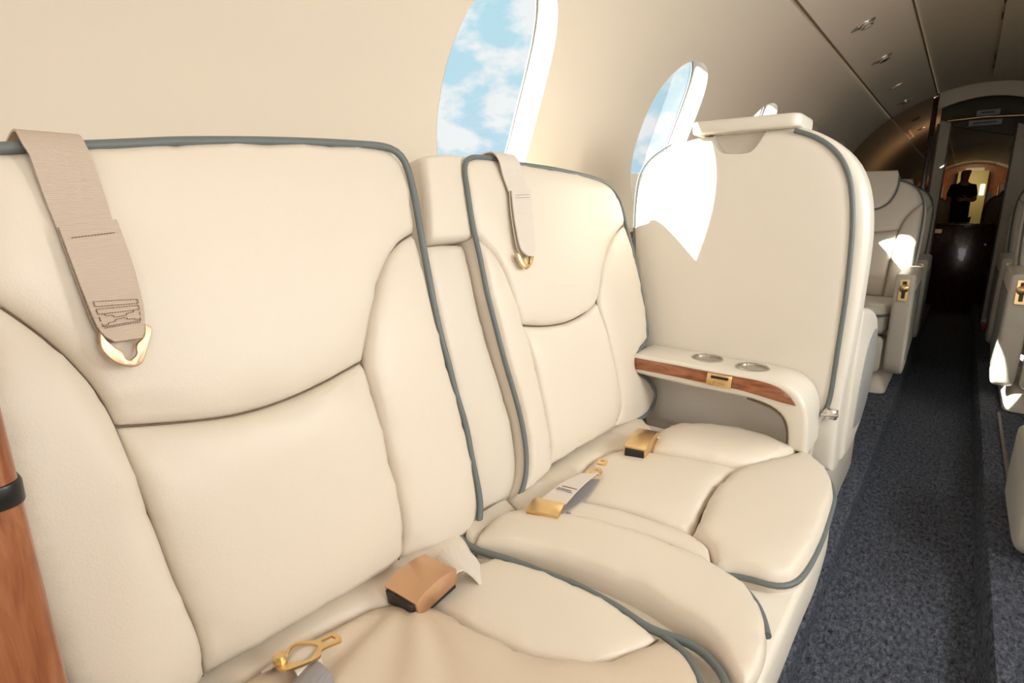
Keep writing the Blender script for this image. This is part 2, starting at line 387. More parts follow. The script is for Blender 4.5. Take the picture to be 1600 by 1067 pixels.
# ------------------------------------------------------------------ outlines (metres, in the plane of each surface)
T = {
 's1_pipe': [(0.1153, 0.5645), (0.133, 0.5676), (0.2023, 0.575), (0.237, 0.5805), (0.2883, 0.5877), (0.3785, 0.5965), (0.4697, 0.603), (0.5333, 0.6059), (0.5741, 0.6075), (0.5944, 0.6053), (0.6031, 0.5952), (0.6052, 0.559), (0.6053, 0.5044), (0.6028, 0.4695), (0.6028, 0.4243), (0.6015, 0.3839), (0.6016, 0.3176), (0.6083, 0.2645), (0.6098, 0.217), (0.6189, 0.17), (0.6163, 0.1118), (0.6183, 0.0754), (0.6178, 0.0353), (0.611, 0.0109), (0.5976, -0.0037)],
 's1_head': [(0.1153, 0.5645), (0.133, 0.5676), (0.2023, 0.575), (0.237, 0.5805), (0.2883, 0.5877), (0.3785, 0.5965), (0.4697, 0.603), (0.5333, 0.6059), (0.5741, 0.6075), (0.5944, 0.6053), (0.6031, 0.5952), (0.6052, 0.559), (0.604, 0.5144), (0.5983, 0.4776), (0.566, 0.4661), (0.5397, 0.4483), (0.5139, 0.4155), (0.4971, 0.3894), (0.4888, 0.3739), (0.4737, 0.3397), (0.4597, 0.3051), (0.4334, 0.3), (0.3947, 0.2899), (0.3483, 0.2832), (0.3065, 0.2794), (0.2782, 0.2806), (0.2442, 0.2852), (0.1921, 0.2958), (0.1658, 0.3018), (0.1623, 0.3267), (0.1545, 0.3497), (0.1443, 0.372), (0.1282, 0.3994), (0.106, 0.4281), (0.0924, 0.4445)],
 's1_lumbar': [(0.4597, 0.3051), (0.4641, 0.2622), (0.464, 0.2087), (0.4662, 0.1642), (0.4665, 0.1519), (0.4687, 0.1019), (0.4697, 0.0604), (0.4605, 0.0293), (0.4535, 0.0204), (0.4145, 0.0215), (0.3308, 0.0228), (0.2489, 0.0254), (0.1888, 0.0247), (0.1914, 0.0338), (0.1924, 0.0533), (0.1908, 0.0844), (0.1846, 0.1134), (0.1802, 0.1498), (0.1748, 0.2104), (0.1692, 0.2679), (0.1658, 0.3018), (0.1921, 0.2958), (0.2442, 0.2852), (0.2782, 0.2806), (0.3065, 0.2794), (0.3483, 0.2832), (0.3947, 0.2899), (0.4334, 0.3)],
 's1_rbol': [(0.5983, 0.4776), (0.6002, 0.4596), (0.6028, 0.4243), (0.6015, 0.3839), (0.6016, 0.3176), (0.6083, 0.2645), (0.6098, 0.217), (0.6189, 0.17), (0.6163, 0.1118), (0.6183, 0.0754), (0.6165, 0.0359), (0.6096, 0.0115), (0.5949, -0.0025), (0.5671, -0.0014), (0.5029, 0.0127), (0.456, 0.021), (0.4605, 0.0293), (0.4697, 0.0604), (0.4687, 0.1019), (0.4665, 0.1519), (0.4662, 0.1642), (0.464, 0.2087), (0.4641, 0.2622), (0.4597, 0.3051), (0.4737, 0.3397), (0.4888, 0.3739), (0.4971, 0.3894), (0.5139, 0.4155), (0.5397, 0.4483), (0.566, 0.4661)],
 's1_lbol': [(0.106, 0.4281), (0.1282, 0.3994), (0.1443, 0.372), (0.1545, 0.3497), (0.1623, 0.3267), (0.1658, 0.3018), (0.1692, 0.2679), (0.1748, 0.2104), (0.1802, 0.1498), (0.1846, 0.1134), (0.1908, 0.0844), (0.1924, 0.0533), (0.1914, 0.0338), (0.1874, 0.0242), (0.1437, 0.0246), (0.0874, 0.0337), (0.075, 0.1348), (0.0749, 0.2239), (0.071, 0.3118), (0.0776, 0.3887), (0.0924, 0.4445)],
 'k_head': [(0.6565, 0.6017), (0.6783, 0.6095), (0.7317, 0.6133), (0.7667, 0.6124), (0.7716, 0.6001), (0.7678, 0.5563), (0.7617, 0.5101), (0.7579, 0.4847), (0.7423, 0.4646), (0.6913, 0.4646), (0.6395, 0.4627), (0.6375, 0.4713), (0.6438, 0.5111), (0.6507, 0.5532)],
 'k_back': [(0.6364, 0.4618), (0.691, 0.4635), (0.7361, 0.4603), (0.7371, 0.4282), (0.7361, 0.3649), (0.7367, 0.3124), (0.749, 0.2453), (0.7598, 0.1887), (0.7645, 0.1412), (0.7653, 0.0795), (0.7582, 0.0363), (0.7455, 0.0066), (0.7256, -0.0099), (0.6804, -0.0112), (0.6421, -0.0096), (0.6464, 0.0286), (0.6507, 0.0725), (0.649, 0.1408), (0.6431, 0.2149), (0.6401, 0.2759), (0.6372, 0.3629)],
 's2_pipe': [(0.7047, -0.0008), (0.7242, 0.0031), (0.7407, 0.0204), (0.7581, 0.0526), (0.7629, 0.0812), (0.7659, 0.1105), (0.7615, 0.1717), (0.7532, 0.2247), (0.7464, 0.2751), (0.7424, 0.322), (0.7367, 0.3798), (0.7379, 0.4136), (0.7356, 0.4643), (0.7335, 0.4977), (0.7372, 0.5398), (0.7389, 0.5807), (0.7371, 0.5971), (0.751, 0.6068), (0.7983, 0.6079), (0.8428, 0.6063), (0.914, 0.6023), (0.9962, 0.6007), (1.0849, 0.5959), (1.1865, 0.5876), (1.2431, 0.5762), (1.2822, 0.5507), (1.2981, 0.5112), (1.2968, 0.4791), (1.3134, 0.4008), (1.3175, 0.3151), (1.3178, 0.2571), (1.3187, 0.2103), (1.3034, 0.1796), (1.2462, 0.1706), (1.2171, 0.1476), (1.2205, 0.1197), (1.2682, 0.0958), (1.3021, 0.0678), (1.3072, 0.0412), (1.2748, 0.0162), (1.2279, 0.008), (1.1865, 0.0088)],
 's2_head': [(0.7365, 0.4676), (0.7335, 0.4977), (0.7372, 0.5398), (0.7389, 0.5807), (0.7371, 0.5971), (0.751, 0.6068), (0.7983, 0.6079), (0.8428, 0.6063), (0.914, 0.6023), (0.9962, 0.6007), (1.0849, 0.5959), (1.1865, 0.5876), (1.2431, 0.5762), (1.2822, 0.5507), (1.2981, 0.5112), (1.2968, 0.4791), (1.2393, 0.4569), (1.1926, 0.4311), (1.1504, 0.3959), (1.119, 0.3467), (1.1032, 0.3089), (1.0743, 0.2981), (1.0036, 0.2841), (0.9238, 0.2829), (0.8472, 0.2938), (0.8137, 0.3016), (0.8049, 0.3367), (0.793, 0.3916), (0.7747, 0.4339), (0.7555, 0.4578)],
 's2_lbol': [(0.7365, 0.4676), (0.7555, 0.4578), (0.7747, 0.4339), (0.793, 0.3916), (0.8049, 0.3367), (0.8137, 0.3016), (0.8257, 0.2233), (0.8272, 0.1544), (0.8304, 0.0905), (0.8291, 0.0591), (0.8154, 0.022), (0.771, 0.0112), (0.7096, -0.0028), (0.7242, 0.0031), (0.7407, 0.0204), (0.7581, 0.0526), (0.7629, 0.0812), (0.7659, 0.1105), (0.7615, 0.1717), (0.7532, 0.2247), (0.7464, 0.2751), (0.7424, 0.322), (0.7367, 0.3798), (0.7379, 0.4136)],
 's2_lumbar': [(0.8137, 0.3016), (0.8472, 0.2938), (0.9238, 0.2829), (1.0036, 0.2841), (1.0743, 0.2981), (1.1032, 0.3089), (1.1103, 0.237), (1.1177, 0.1729), (1.1247, 0.1063), (1.1264, 0.0678), (1.1047, 0.0328), (1.0802, 0.0235), (0.9695, 0.0264), (0.8715, 0.0253), (0.8154, 0.022), (0.8291, 0.0591), (0.8304, 0.0905), (0.8272, 0.1544), (0.8257, 0.2233)],
 's2_rbol': [(1.2968, 0.4791), (1.3134, 0.4008), (1.3175, 0.3151), (1.3178, 0.2571), (1.3187, 0.2103), (1.3034, 0.1796), (1.2462, 0.1706), (1.2171, 0.1476), (1.2205, 0.1197), (1.2682, 0.0958), (1.3021, 0.0678), (1.3072, 0.0412), (1.2748, 0.0162), (1.2279, 0.008), (1.1798, 0.0091), (1.0802, 0.0235), (1.1047, 0.0328), (1.1264, 0.0678), (1.1247, 0.1063), (1.1177, 0.1729), (1.1103, 0.237), (1.1032, 0.3089), (1.119, 0.3467), (1.1504, 0.3959), (1.1926, 0.4311), (1.2393, 0.4569)],
 'c1_band': [(-0.5861, 0.1725), (-0.5937, 0.1967), (-0.5953, 0.2618), (-0.5916, 0.3461), (-0.5897, 0.4326), (-0.5881, 0.4722), (-0.5797, 0.5179), (-0.5656, 0.5734), (-0.5407, 0.5616), (-0.5269, 0.5553), (-0.5067, 0.5504), (-0.4976, 0.487), (-0.4792, 0.424), (-0.5013, 0.4035), (-0.5132, 0.3821), (-0.5214, 0.354), (-0.5252, 0.3171), (-0.5285, 0.2559), (-0.5287, 0.2126)],
 'c1_pad': [(-0.5287, 0.2126), (-0.5285, 0.2559), (-0.5252, 0.3171), (-0.5214, 0.354), (-0.5132, 0.3821), (-0.5013, 0.4035), (-0.477, 0.4242), (-0.4413, 0.4243), (-0.3967, 0.425), (-0.3589, 0.4253), (-0.3378, 0.4285), (-0.3067, 0.4354), (-0.2717, 0.4494), (-0.2495, 0.4781), (-0.2321, 0.5058), (-0.2213, 0.5362), (-0.2166, 0.5577), (-0.1985, 0.5617), (-0.1782, 0.5495), (-0.154, 0.5236), (-0.1211, 0.4771), (-0.1089, 0.4085), (-0.1751, 0.305), (-0.2493, 0.2349), (-0.3489, 0.1862), (-0.4436, 0.1815)],
 'c1_rbol': [(-0.477, 0.4242), (-0.492, 0.4569), (-0.4911, 0.4868), (-0.4772, 0.5176), (-0.4758, 0.5508), (-0.4556, 0.5629), (-0.4238, 0.5671), (-0.3772, 0.5713), (-0.354, 0.5758), (-0.3182, 0.5743), (-0.2926, 0.5711), (-0.2733, 0.5727), (-0.2523, 0.5661), (-0.2305, 0.5559), (-0.2178, 0.5568), (-0.2213, 0.5362), (-0.2321, 0.5058), (-0.2495, 0.4781), (-0.2717, 0.4494), (-0.3067, 0.4354), (-0.3378, 0.4285), (-0.3589, 0.4253), (-0.3967, 0.425), (-0.4413, 0.4243)],
 'c1_pipe': [(-0.5558, 0.5674), (-0.5314, 0.556), (-0.5078, 0.5516), (-0.4818, 0.5579), (-0.4575, 0.5653), (-0.4256, 0.5694), (-0.3788, 0.5736), (-0.3555, 0.5781), (-0.3195, 0.5765), (-0.2937, 0.5732), (-0.2739, 0.5738), (-0.2528, 0.5671), (-0.2315, 0.5579), (-0.2179, 0.5606), (-0.2021, 0.5705), (-0.1837, 0.5734), (-0.1621, 0.5658), (-0.1436, 0.5537), (-0.1283, 0.5386), (-0.1155, 0.5185)],
 'c1_pipe2': [(-0.2149, 0.563), (-0.2042, 0.5623), (-0.1888, 0.5569), (-0.173, 0.5454), (-0.1572, 0.5265), (-0.1361, 0.4926)],
 'k_band': [(-0.5536, 0.5783), (-0.5643, 0.6174), (-0.5649, 0.6553), (-0.5638, 0.6971), (-0.5429, 0.6887), (-0.5158, 0.6733), (-0.5184, 0.6611), (-0.5253, 0.6168), (-0.5213, 0.5813), (-0.5118, 0.5588), (-0.5238, 0.5577), (-0.5407, 0.5616)],
 'k_pad': [(-0.5118, 0.5588), (-0.5213, 0.5813), (-0.5253, 0.6168), (-0.5196, 0.6626), (-0.5112, 0.6743), (-0.4774, 0.6909), (-0.4404, 0.7053), (-0.4064, 0.7129), (-0.3542, 0.7219), (-0.3041, 0.7267), (-0.2677, 0.7267), (-0.2337, 0.7206), (-0.2041, 0.7166), (-0.1838, 0.7134), (-0.1608, 0.6984), (-0.1395, 0.6797), (-0.1253, 0.6551), (-0.1146, 0.6279), (-0.1085, 0.6045), (-0.1053, 0.562), (-0.1139, 0.5346), (-0.1355, 0.5545), (-0.1541, 0.5745), (-0.1737, 0.5877), (-0.1953, 0.5931), (-0.219, 0.5952), (-0.2492, 0.6053), (-0.277, 0.6068), (-0.3123, 0.607), (-0.349, 0.6042), (-0.386, 0.6006), (-0.4346, 0.5892), (-0.4683, 0.5787)],
 'c2_pipe': [(-0.5701, 0.6977), (-0.5446, 0.6873), (-0.5158, 0.6733), (-0.4871, 0.6685), (-0.4322, 0.6925), (-0.3699, 0.7117), (-0.3027, 0.7236), (-0.2665, 0.7237), (-0.2327, 0.7177), (-0.2037, 0.7205), (-0.1936, 0.7357), (-0.1804, 0.7442), (-0.1591, 0.745), (-0.1419, 0.743), (-0.1265, 0.7467), (-0.1173, 0.759), (-0.1105, 0.7833), (-0.1071, 0.828), (-0.1058, 0.8893), (-0.1075, 0.9604), (-0.1111, 1.021), (-0.1135, 1.0663), (-0.1244, 1.1147), (-0.143, 1.1623), (-0.1682, 1.2144), (-0.1919, 1.2386), (-0.2155, 1.2402), (-0.2353, 1.2497), (-0.288, 1.2562), (-0.344, 1.2536), (-0.3978, 1.245), (-0.4392, 1.2223), (-0.4619, 1.1945), (-0.4761, 1.159)],
 'c2_band': [(-0.5607, 0.7023), (-0.5721, 0.784), (-0.5872, 0.8472), (-0.5918, 0.9114), (-0.5931, 1.0157), (-0.5907, 1.1129), (-0.5698, 1.2031), (-0.5501, 1.2077), (-0.5246, 1.1855), (-0.4747, 1.1181), (-0.4484, 1.0284), (-0.4707, 1.0148), (-0.4929, 1.0094), (-0.51, 0.9798), (-0.5147, 0.93), (-0.504, 0.8442), (-0.4592, 0.7547), (-0.4731, 0.7224), (-0.5143, 0.6873), (-0.5158, 0.6733)],
 'c2_pad': [(-0.4592, 0.7547), (-0.504, 0.8442), (-0.5147, 0.93), (-0.51, 0.9798), (-0.4929, 1.0094), (-0.4707, 1.0148), (-0.4457, 1.0226), (-0.3822, 1.0382), (-0.3195, 1.0619), (-0.2704, 1.0828), (-0.2815, 1.0099), (-0.284, 0.9405), (-0.2797, 0.8749), (-0.2706, 0.827), (-0.2617, 0.7948), (-0.2677, 0.7812), (-0.2889, 0.7778), (-0.3218, 0.7796), (-0.3671, 0.7779), (-0.4129, 0.7699)],
 'c2_rbol': [(-0.447, 1.0255), (-0.4643, 1.082), (-0.4725, 1.1198), (-0.475, 1.1599), (-0.4604, 1.1908), (-0.4378, 1.2185), (-0.3965, 1.2412), (-0.3428, 1.2498), (-0.287, 1.2525), (-0.2345, 1.2461), (-0.2091, 1.2331), (-0.222, 1.1758), (-0.2439, 1.1179), (-0.2704, 1.0828), (-0.3195, 1.0619), (-0.3822, 1.0382)],
 'c2_lbol': [(-0.4731, 0.7224), (-0.4592, 0.7547), (-0.4129, 0.7699), (-0.3671, 0.7779), (-0.3218, 0.7796), (-0.2889, 0.7778), (-0.2677, 0.7812), (-0.2432, 0.7747), (-0.2223, 0.7507), (-0.2143, 0.7359), (-0.2103, 0.7189), (-0.2327, 0.7177), (-0.2665, 0.7237), (-0.3027, 0.7236), (-0.3682, 0.7086), (-0.4302, 0.6894), (-0.4848, 0.6654), (-0.5112, 0.6743)],
 'c2_front': [(-0.2103, 0.7189), (-0.2143, 0.7359), (-0.2223, 0.7507), (-0.2432, 0.7747), (-0.2677, 0.7812), (-0.2617, 0.7948), (-0.2706, 0.827), (-0.2797, 0.8749), (-0.284, 0.9405), (-0.2815, 1.0099), (-0.2704, 1.0828), (-0.2439, 1.1179), (-0.222, 1.1758), (-0.2091, 1.2331), (-0.1912, 1.2351), (-0.167, 1.2079), (-0.1435, 1.1585), (-0.1248, 1.1112), (-0.1144, 1.0656), (-0.1119, 1.0204), (-0.1084, 0.9597), (-0.1066, 0.8887), (-0.1082, 0.8291), (-0.1118, 0.7858), (-0.118, 0.7619), (-0.1272, 0.7495), (-0.1426, 0.7458), (-0.1599, 0.7479), (-0.1813, 0.7472), (-0.194, 0.7371), (-0.2041, 0.7219)],
 'p_shell': [(-0.637, 0.6004), (-0.6463, 0.6689), (-0.6527, 0.7196), (-0.6689, 0.8854), (-0.6704, 0.9468), (-0.6683, 1.0055), (-0.6616, 1.0442), (-0.6424, 1.071), (-0.6134, 1.0934), (-0.5831, 1.1063), (-0.5275, 1.1196), (-0.4327, 1.1233), (-0.2946, 1.1274), (-0.2552, 1.1066), (-0.2213, 1.0842), (-0.1947, 1.0592), (-0.1783, 1.0338), (-0.1654, 1.0), (-0.1555, 0.955), (-0.1499, 0.9007), (-0.1489, 0.8465), (-0.1501, 0.7911), (-0.1499, 0.7318), (-0.1533, 0.672), (-0.1543, 0.6296), (-0.1578, 0.5773), (-0.1601, 0.5122), (-0.1595, 0.4522), (-0.1571, 0.3759), (-0.5837, 0.3215), (-0.6106, 0.4624)],
 'p_pipe': [(-0.3908, 1.116), (-0.3106, 1.1161), (-0.2789, 1.1059), (-0.2446, 1.0858), (-0.2212, 1.0632), (-0.2042, 1.0349), (-0.1922, 1.0007), (-0.1841, 0.9513), (-0.1792, 0.8999), (-0.1773, 0.845), (-0.1755, 0.77), (-0.1762, 0.7356), (-0.1771, 0.6812), (-0.1785, 0.6081), (-0.1798, 0.5434), (-0.1832, 0.5173), (-0.1974, 0.4959), (-0.2057, 0.4648), (-0.2118, 0.4243), (-0.2145, 0.3744)],
 'p_pipe_l': [(-0.5831, 1.1063), (-0.6134, 1.0934), (-0.6424, 1.071), (-0.6616, 1.0442), (-0.6683, 1.0055), (-0.6704, 0.9468), (-0.6689, 0.8854), (-0.6527, 0.7196), (-0.637, 0.6004)],
 'p_lid': [(-0.5335, 1.1172), (-0.5307, 1.1425), (-0.4746, 1.1473), (-0.3886, 1.1488), (-0.3087, 1.1451), (-0.2968, 1.1364), (-0.2976, 1.1214), (-0.3106, 1.1161), (-0.3683, 1.1168)],
 'p_recess': [(-0.4851, 1.115), (-0.4762, 1.0962), (-0.4589, 1.0798), (-0.4271, 1.0751), (-0.3954, 1.0774), (-0.383, 1.09), (-0.3706, 1.1131)],
 'a_body': [(-0.5919, 0.6126), (-0.4742, 0.6114), (-0.4073, 0.6079), (-0.3514, 0.6075), (-0.2793, 0.608), (-0.2353, 0.6012), (-0.2133, 0.5851), (-0.1997, 0.558), (-0.1943, 0.5179), (-0.1916, 0.4596), (-0.2285, 0.4622), (-0.2315, 0.5157), (-0.2448, 0.538), (-0.2738, 0.5513), (-0.3108, 0.5577), (-0.4327, 0.558), (-0.5895, 0.5662)],
 'a_wood': [(-0.5915, 0.6047), (-0.4737, 0.6039), (-0.4068, 0.602), (-0.3509, 0.6019), (-0.2824, 0.6004), (-0.2504, 0.5927), (-0.2294, 0.579), (-0.2204, 0.5616), (-0.2436, 0.5621), (-0.2792, 0.5672), (-0.3486, 0.5747), (-0.4046, 0.5741), (-0.4718, 0.5766), (-0.5901, 0.5775)],
 'a_plate': [(-0.4039, 0.601), (-0.3494, 0.6007), (-0.3511, 0.5727), (-0.4061, 0.5738)],
 'a_slot': [(-0.395, 0.5967), (-0.3573, 0.5963), (-0.3581, 0.5903), (-0.3959, 0.5906)],
 'h1_up': [(0.1444, 0.5662), (0.1926, 0.5674), (0.1467, 0.5573), (0.194, 0.5493), (0.1493, 0.5249), (0.1965, 0.523), (0.1533, 0.4913), (0.1981, 0.4952)],
 'h1_lo': [(0.1533, 0.4913), (0.1997, 0.4976), (0.1564, 0.4546), (0.2033, 0.4572), (0.1595, 0.4214), (0.2037, 0.419), (0.1622, 0.398), (0.2014, 0.4), (0.1665, 0.3869), (0.198, 0.3864), (0.1716, 0.3816), (0.1947, 0.3813)],
 'h1_hook': [(0.1638, 0.3935), (0.1618, 0.3786), (0.1682, 0.365), (0.1773, 0.358), (0.1849, 0.3557), (0.1916, 0.3588), (0.1988, 0.3715), (0.2059, 0.3864), (0.2053, 0.3917), (0.2014, 0.3949), (0.1979, 0.3832), (0.1903, 0.3763), (0.1884, 0.3671), (0.1826, 0.3626), (0.1787, 0.3647), (0.1779, 0.3711), (0.1711, 0.3793)],
 'h2_up': [(0.8169, 0.5986), (0.8761, 0.5943), (0.8198, 0.5712), (0.8801, 0.5681), (0.828, 0.5426), (0.8856, 0.5465)],
 'h2_lo': [(0.8283, 0.5438), (0.888, 0.5478), (0.8198, 0.496), (0.8761, 0.4955), (0.8173, 0.4435), (0.8636, 0.4413), (0.821, 0.4304), (0.8549, 0.426), (0.8302, 0.4227), (0.8492, 0.4203)],
 'h2_hook': [(0.8098, 0.431), (0.8112, 0.4169), (0.819, 0.4046), (0.8289, 0.3991), (0.8422, 0.404), (0.8533, 0.414), (0.8609, 0.4256), (0.8526, 0.4249), (0.8456, 0.4218), (0.8401, 0.4101), (0.8317, 0.4084), (0.8299, 0.4216)],
 'b1_top': [(-0.5073, 0.4759), (-0.4535, 0.4484), (-0.4525, 0.3813), (-0.5108, 0.4032)],
 'b1_strap': [(-0.4988, 0.4959), (-0.4407, 0.4768), (-0.4653, 0.4556), (-0.4914, 0.47)],
 'b2_top': [(-0.4979, 1.0755), (-0.4529, 1.0741), (-0.4307, 0.9596), (-0.4742, 0.9721)],
 't2_plate': [(-0.4983, 0.694), (-0.4464, 0.7054), (-0.434, 0.6628), (-0.488, 0.6572)],
 't2_belt': [(-0.4879, 0.7049), (-0.4802, 0.8123), (-0.4576, 0.8302), (-0.4464, 0.7054)],
 't2_tongue': [(-0.4925, 0.8324), (-0.4745, 0.8073), (-0.4669, 0.8101), (-0.4583, 0.8361), (-0.4684, 0.8514), (-0.456, 0.8578), (-0.4599, 0.8649), (-0.4771, 0.8548)],
 't1_outer': [(-0.4857, 0.2773), (-0.4803, 0.2945), (-0.4681, 0.2958), (-0.464, 0.292), (-0.4696, 0.2729), (-0.4636, 0.2666), (-0.4642, 0.2565), (-0.4724, 0.2356), (-0.4792, 0.2312), (-0.4878, 0.2306), (-0.4922, 0.2345), (-0.4925, 0.2396), (-0.5005, 0.253), (-0.5008, 0.2607), (-0.4944, 0.2681)],
 't1_slot': [(-0.4819, 0.2779), (-0.4787, 0.291), (-0.4704, 0.2917), (-0.4734, 0.2778)],
 't1_hole': [(-0.4973, 0.2533), (-0.4978, 0.2596), (-0.489, 0.2678), (-0.4798, 0.2727), (-0.4741, 0.2705), (-0.4716, 0.2658), (-0.468, 0.2567), (-0.4785, 0.2421), (-0.4844, 0.2406), (-0.4893, 0.2442)],
 'lamps': [(2.8265, 0.9559), (3.4825, 0.9531), (4.2483, 0.947), (4.8456, 0.9445)],
 'lamps2': [(6.2112, 0.9555), (6.9359, 0.9772), (7.1148, 0.8848), (7.7009, 0.9924)],
 'g_arm': [(1.3421, 0.7519), (1.4708, 0.7373), (1.675, 0.7084), (1.7941, 0.6765), (1.8577, 0.6364), (1.8652, 0.5683), (1.8914, 0.4689), (1.8178, 0.4086), (1.7252, 0.3754), (1.5965, 0.3579), (1.4716, 0.3682)],
}
# ------------------------------------------------------------------ the cabin shell
RC, ZC = .90, .90
def skin(Y, s, R=RC, side=-1):
    if s < 0: return (side * (R), Y, ZC + s)
    a = s / RC; return (side * R * math.cos(a), Y, ZC + R * math.sin(a))
def sheet(name, loops, ds, m, R=RC, side=-1, parent=None):
    v, f = fill(loops, ds)
    return obj_vf(name, [skin(a, b, R, side) for a, b in v], f, m, parent, None)
def rect_loop(y0, s0, y1, s1, n=30, k=12):
    t = np.linspace(0, 1, n + 1)[:-1]; q = np.linspace(0, 1, k + 1)[:-1]
    return np.vstack([np.stack([y0 + (y1 - y0) * t, t * 0 + s0], 1), np.stack([q * 0 + y1, s0 + (s1 - s0) * q], 1),
                      np.stack([y1 + (y0 - y1) * t, t * 0 + s1], 1), np.stack([q * 0 + y0, s1 + (s0 - s1) * q], 1)])
YB, YA, YE = -1.8, 5.2, 14.6
WS, WH = .295, .254
win_l = [(1.02, .165)] + [(1.92 + .9 * i, .19) for i in range(4)]
win_r = [(-.78, .18), (.12, .18), (1.02, .18)] + [(1.92 + .9 * i, .19) for i in range(4)]
def wring(y, w): return ring(y, WS, w, WH, 56, 2.35)
structure(sheet('wall_left', [rect_loop(YB, -.86, YA, .838, 90, 22)] + [wring(y, w) for y, w in win_l], .07, LINER))
structure(sheet('wall_right', [rect_loop(YB, -.86, YA, .838, 90, 22)] + [wring(y, w) for y, w in win_r], .07, LINER, side=1))
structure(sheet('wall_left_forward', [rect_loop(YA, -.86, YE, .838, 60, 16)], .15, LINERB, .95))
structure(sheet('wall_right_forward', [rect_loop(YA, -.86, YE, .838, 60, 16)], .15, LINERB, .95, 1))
def strip(name, y0, y1, s0, s1, R, side, m):
    V, F = [], []; n, k = 40, 6
    for i in range(n + 1):
        for j in range(k + 1): V.append(skin(y0 + (y1 - y0) * i / n, s0 + (s1 - s0) * j / k, R, side))
    for i in range(n):
        for j in range(k): a = i * (k + 1) + j; F.append((a, a + 1, a + k + 2, a + k + 1))
    return structure(obj_vf(name, V, F, m, None, None))
for i, (y0, y1, R) in enumerate(((YB, YA, .893), (YA, YE, .9485))):
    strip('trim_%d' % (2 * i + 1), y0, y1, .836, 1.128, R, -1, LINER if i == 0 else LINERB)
    strip('trim_%d' % (2 * i + 2), y0, y1, .836, 1.128, R, 1, LINER)
V, F = [], []
for i, (y0, y1, R) in enumerate(((YB, YA, .90), (YA, YE, .95))):
    b = len(V)
    for y in np.linspace(y0, y1, 12):
        for j in range(17):
            s_ = 1.125 + (2 * .9 * math.pi / 2 - 2 * 1.125) * j / 16; a = s_ / .9; V.append((-R * math.cos(a), y, ZC + R * math.sin(a)))
    for r in range(11):
        for j in range(16): q = b + r * 17 + j; F.append((q, q + 1, q + 18, q + 17))
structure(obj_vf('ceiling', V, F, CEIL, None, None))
# narrow dark joints where the service strip meets the lining
for k, (s_, sd) in enumerate(((.838, -1), (1.127, -1), (.838, 1), (1.127, 1))):
    structure(tube('trim_%d' % (5 + k), [skin(y, s_, .8925, sd) for y in np.linspace(YB, YA, 30)], .0042, SEAM))
# the end of the aft lining: a rounded rim where the cabin steps out
V, F = [], []
for R in (.8995, .97):
    V += [skin(YA, s_, R, -1) for s_ in np.linspace(-.86, 1.4137, 50)] + [skin(YA, s_, R, 1) for s_ in np.linspace(1.4137, -.86, 50)]
F = [(i, i + 1, i + 101, i + 100) for i in range(99)]
structure(obj_vf('trim_9', V, F, LINER))
def cap(name, y, m):
    P = [skin(y, s_, .97, -1) for s_ in np.linspace(-.86, 1.41, 40)] + [skin(y, s_, .97, 1) for s_ in np.linspace(1.41, -.86, 40)]
    return structure(obj_vf(name, P, [tuple(range(len(P)))], m))
cap('wall_back', YB, LINER); cap('wall_front', YE, ORANGEWOOD)
# floor: sunken aisle between two carpeted ledges
prof = [(-.93, .07), (-.165, .07), (-.153, .064), (-.15, .05), (-.147, .004), (-.135, 0), (.135, 0), (.148, .005), (.158, .085), (.165, .097), (.18, .1), (.93, .1)]
V, F = [], []; ys = [YB, YE]
for y in ys: V += [(x, y, z) for x, z in prof]
n = len(prof)
for j in range(n - 1): F.append((j, j + 1, n + j + 1, n + j))
structure(obj_vf('floor', V, F, CARPET, None, 30))

# windows: oval reveal, grey gasket, pane
def window(no, y, w, side):
    lo = wring(y, w); n = len(lo); V, F = [], []
    for R in (.899, .915, .97):
        V += [skin(a, b, R, side) for a, b in lo]
    for k in range(2):
        for j in range(n): F.append((k * n + j, k * n + (j + 1) % n, (k + 1) * n + (j + 1) % n, (k + 1) * n + j))
    o = structure(obj_vf('window_%d' % no, V, F, SHELL, None, 60))
    tube('window_gasket', [skin(a, b, .966, side) for a, b in lo], .003, GASKET, o, True)
    v, f = fill([lo], .08); obj_vf('window_pane', [skin(a, b, .968, side) for a, b in v], f, GLASS, o, None)
    return o
def shade(no, y, w, side, s_top, m):
    lo = wring(y, w); k = [p for p in lo if p[1] < s_top]
    k = sorted(k, key=lambda p: math.atan2(p[1] - s_top, p[0] - y)); x0 = max(p[0] for p in k); x1 = min(p[0] for p in k)
    lp = np.array([(x1, s_top)] + k + [(x0, s_top)]) if s_top < WS + WH else lo
    v, f = fill([closed(lp, .02, 60)], .05)
    V = [skin(a, b, .953 + .0025 * math.cos(b * 400), side) for a, b in v]
    o = obj_vf('window_shade', V, f, SHELL, bpy.data.objects['window_%d' % no], None)  # pleated sheet added to stop sun through part of the window
for i, (y, w) in enumerate(win_l): window(i + 1, y, w, -1)
for no, st in ((2, .17), (3, .42), (4, .60), (5, .60)): shade(no, *win_l[no - 1], -1, st, LINER)  # added to keep sun patches off the far seats and aisle
for i, (y, w) in enumerate(win_r): window(i + 6, y, w, 1)

# ------------------------------------------------------------------ the divan
kk = math.sqrt(1 + .2414**2)
BF = Frame((-.56, 0, .45), (0, 1, 0), V3(-.2414, 0, 1) / kk, V3(1, 0, .2414) / kk)
SF = Frame((0, 0, .45), (1, 0, 0), (0, 1, 0), (0, 0, 1))
PF = Frame((0, 1.36, 0), (1, 0, 0), (0, 0, 1), (0, -1, 0))
def piping(pts, fr, h, parent, name='piping', r=.0046, m=PIPE, close=False, ds=.012):
    p = closed(pts, ds) if close else curve(pts, ds)
    return tube(name, fr(p, h), r, m, parent, close)

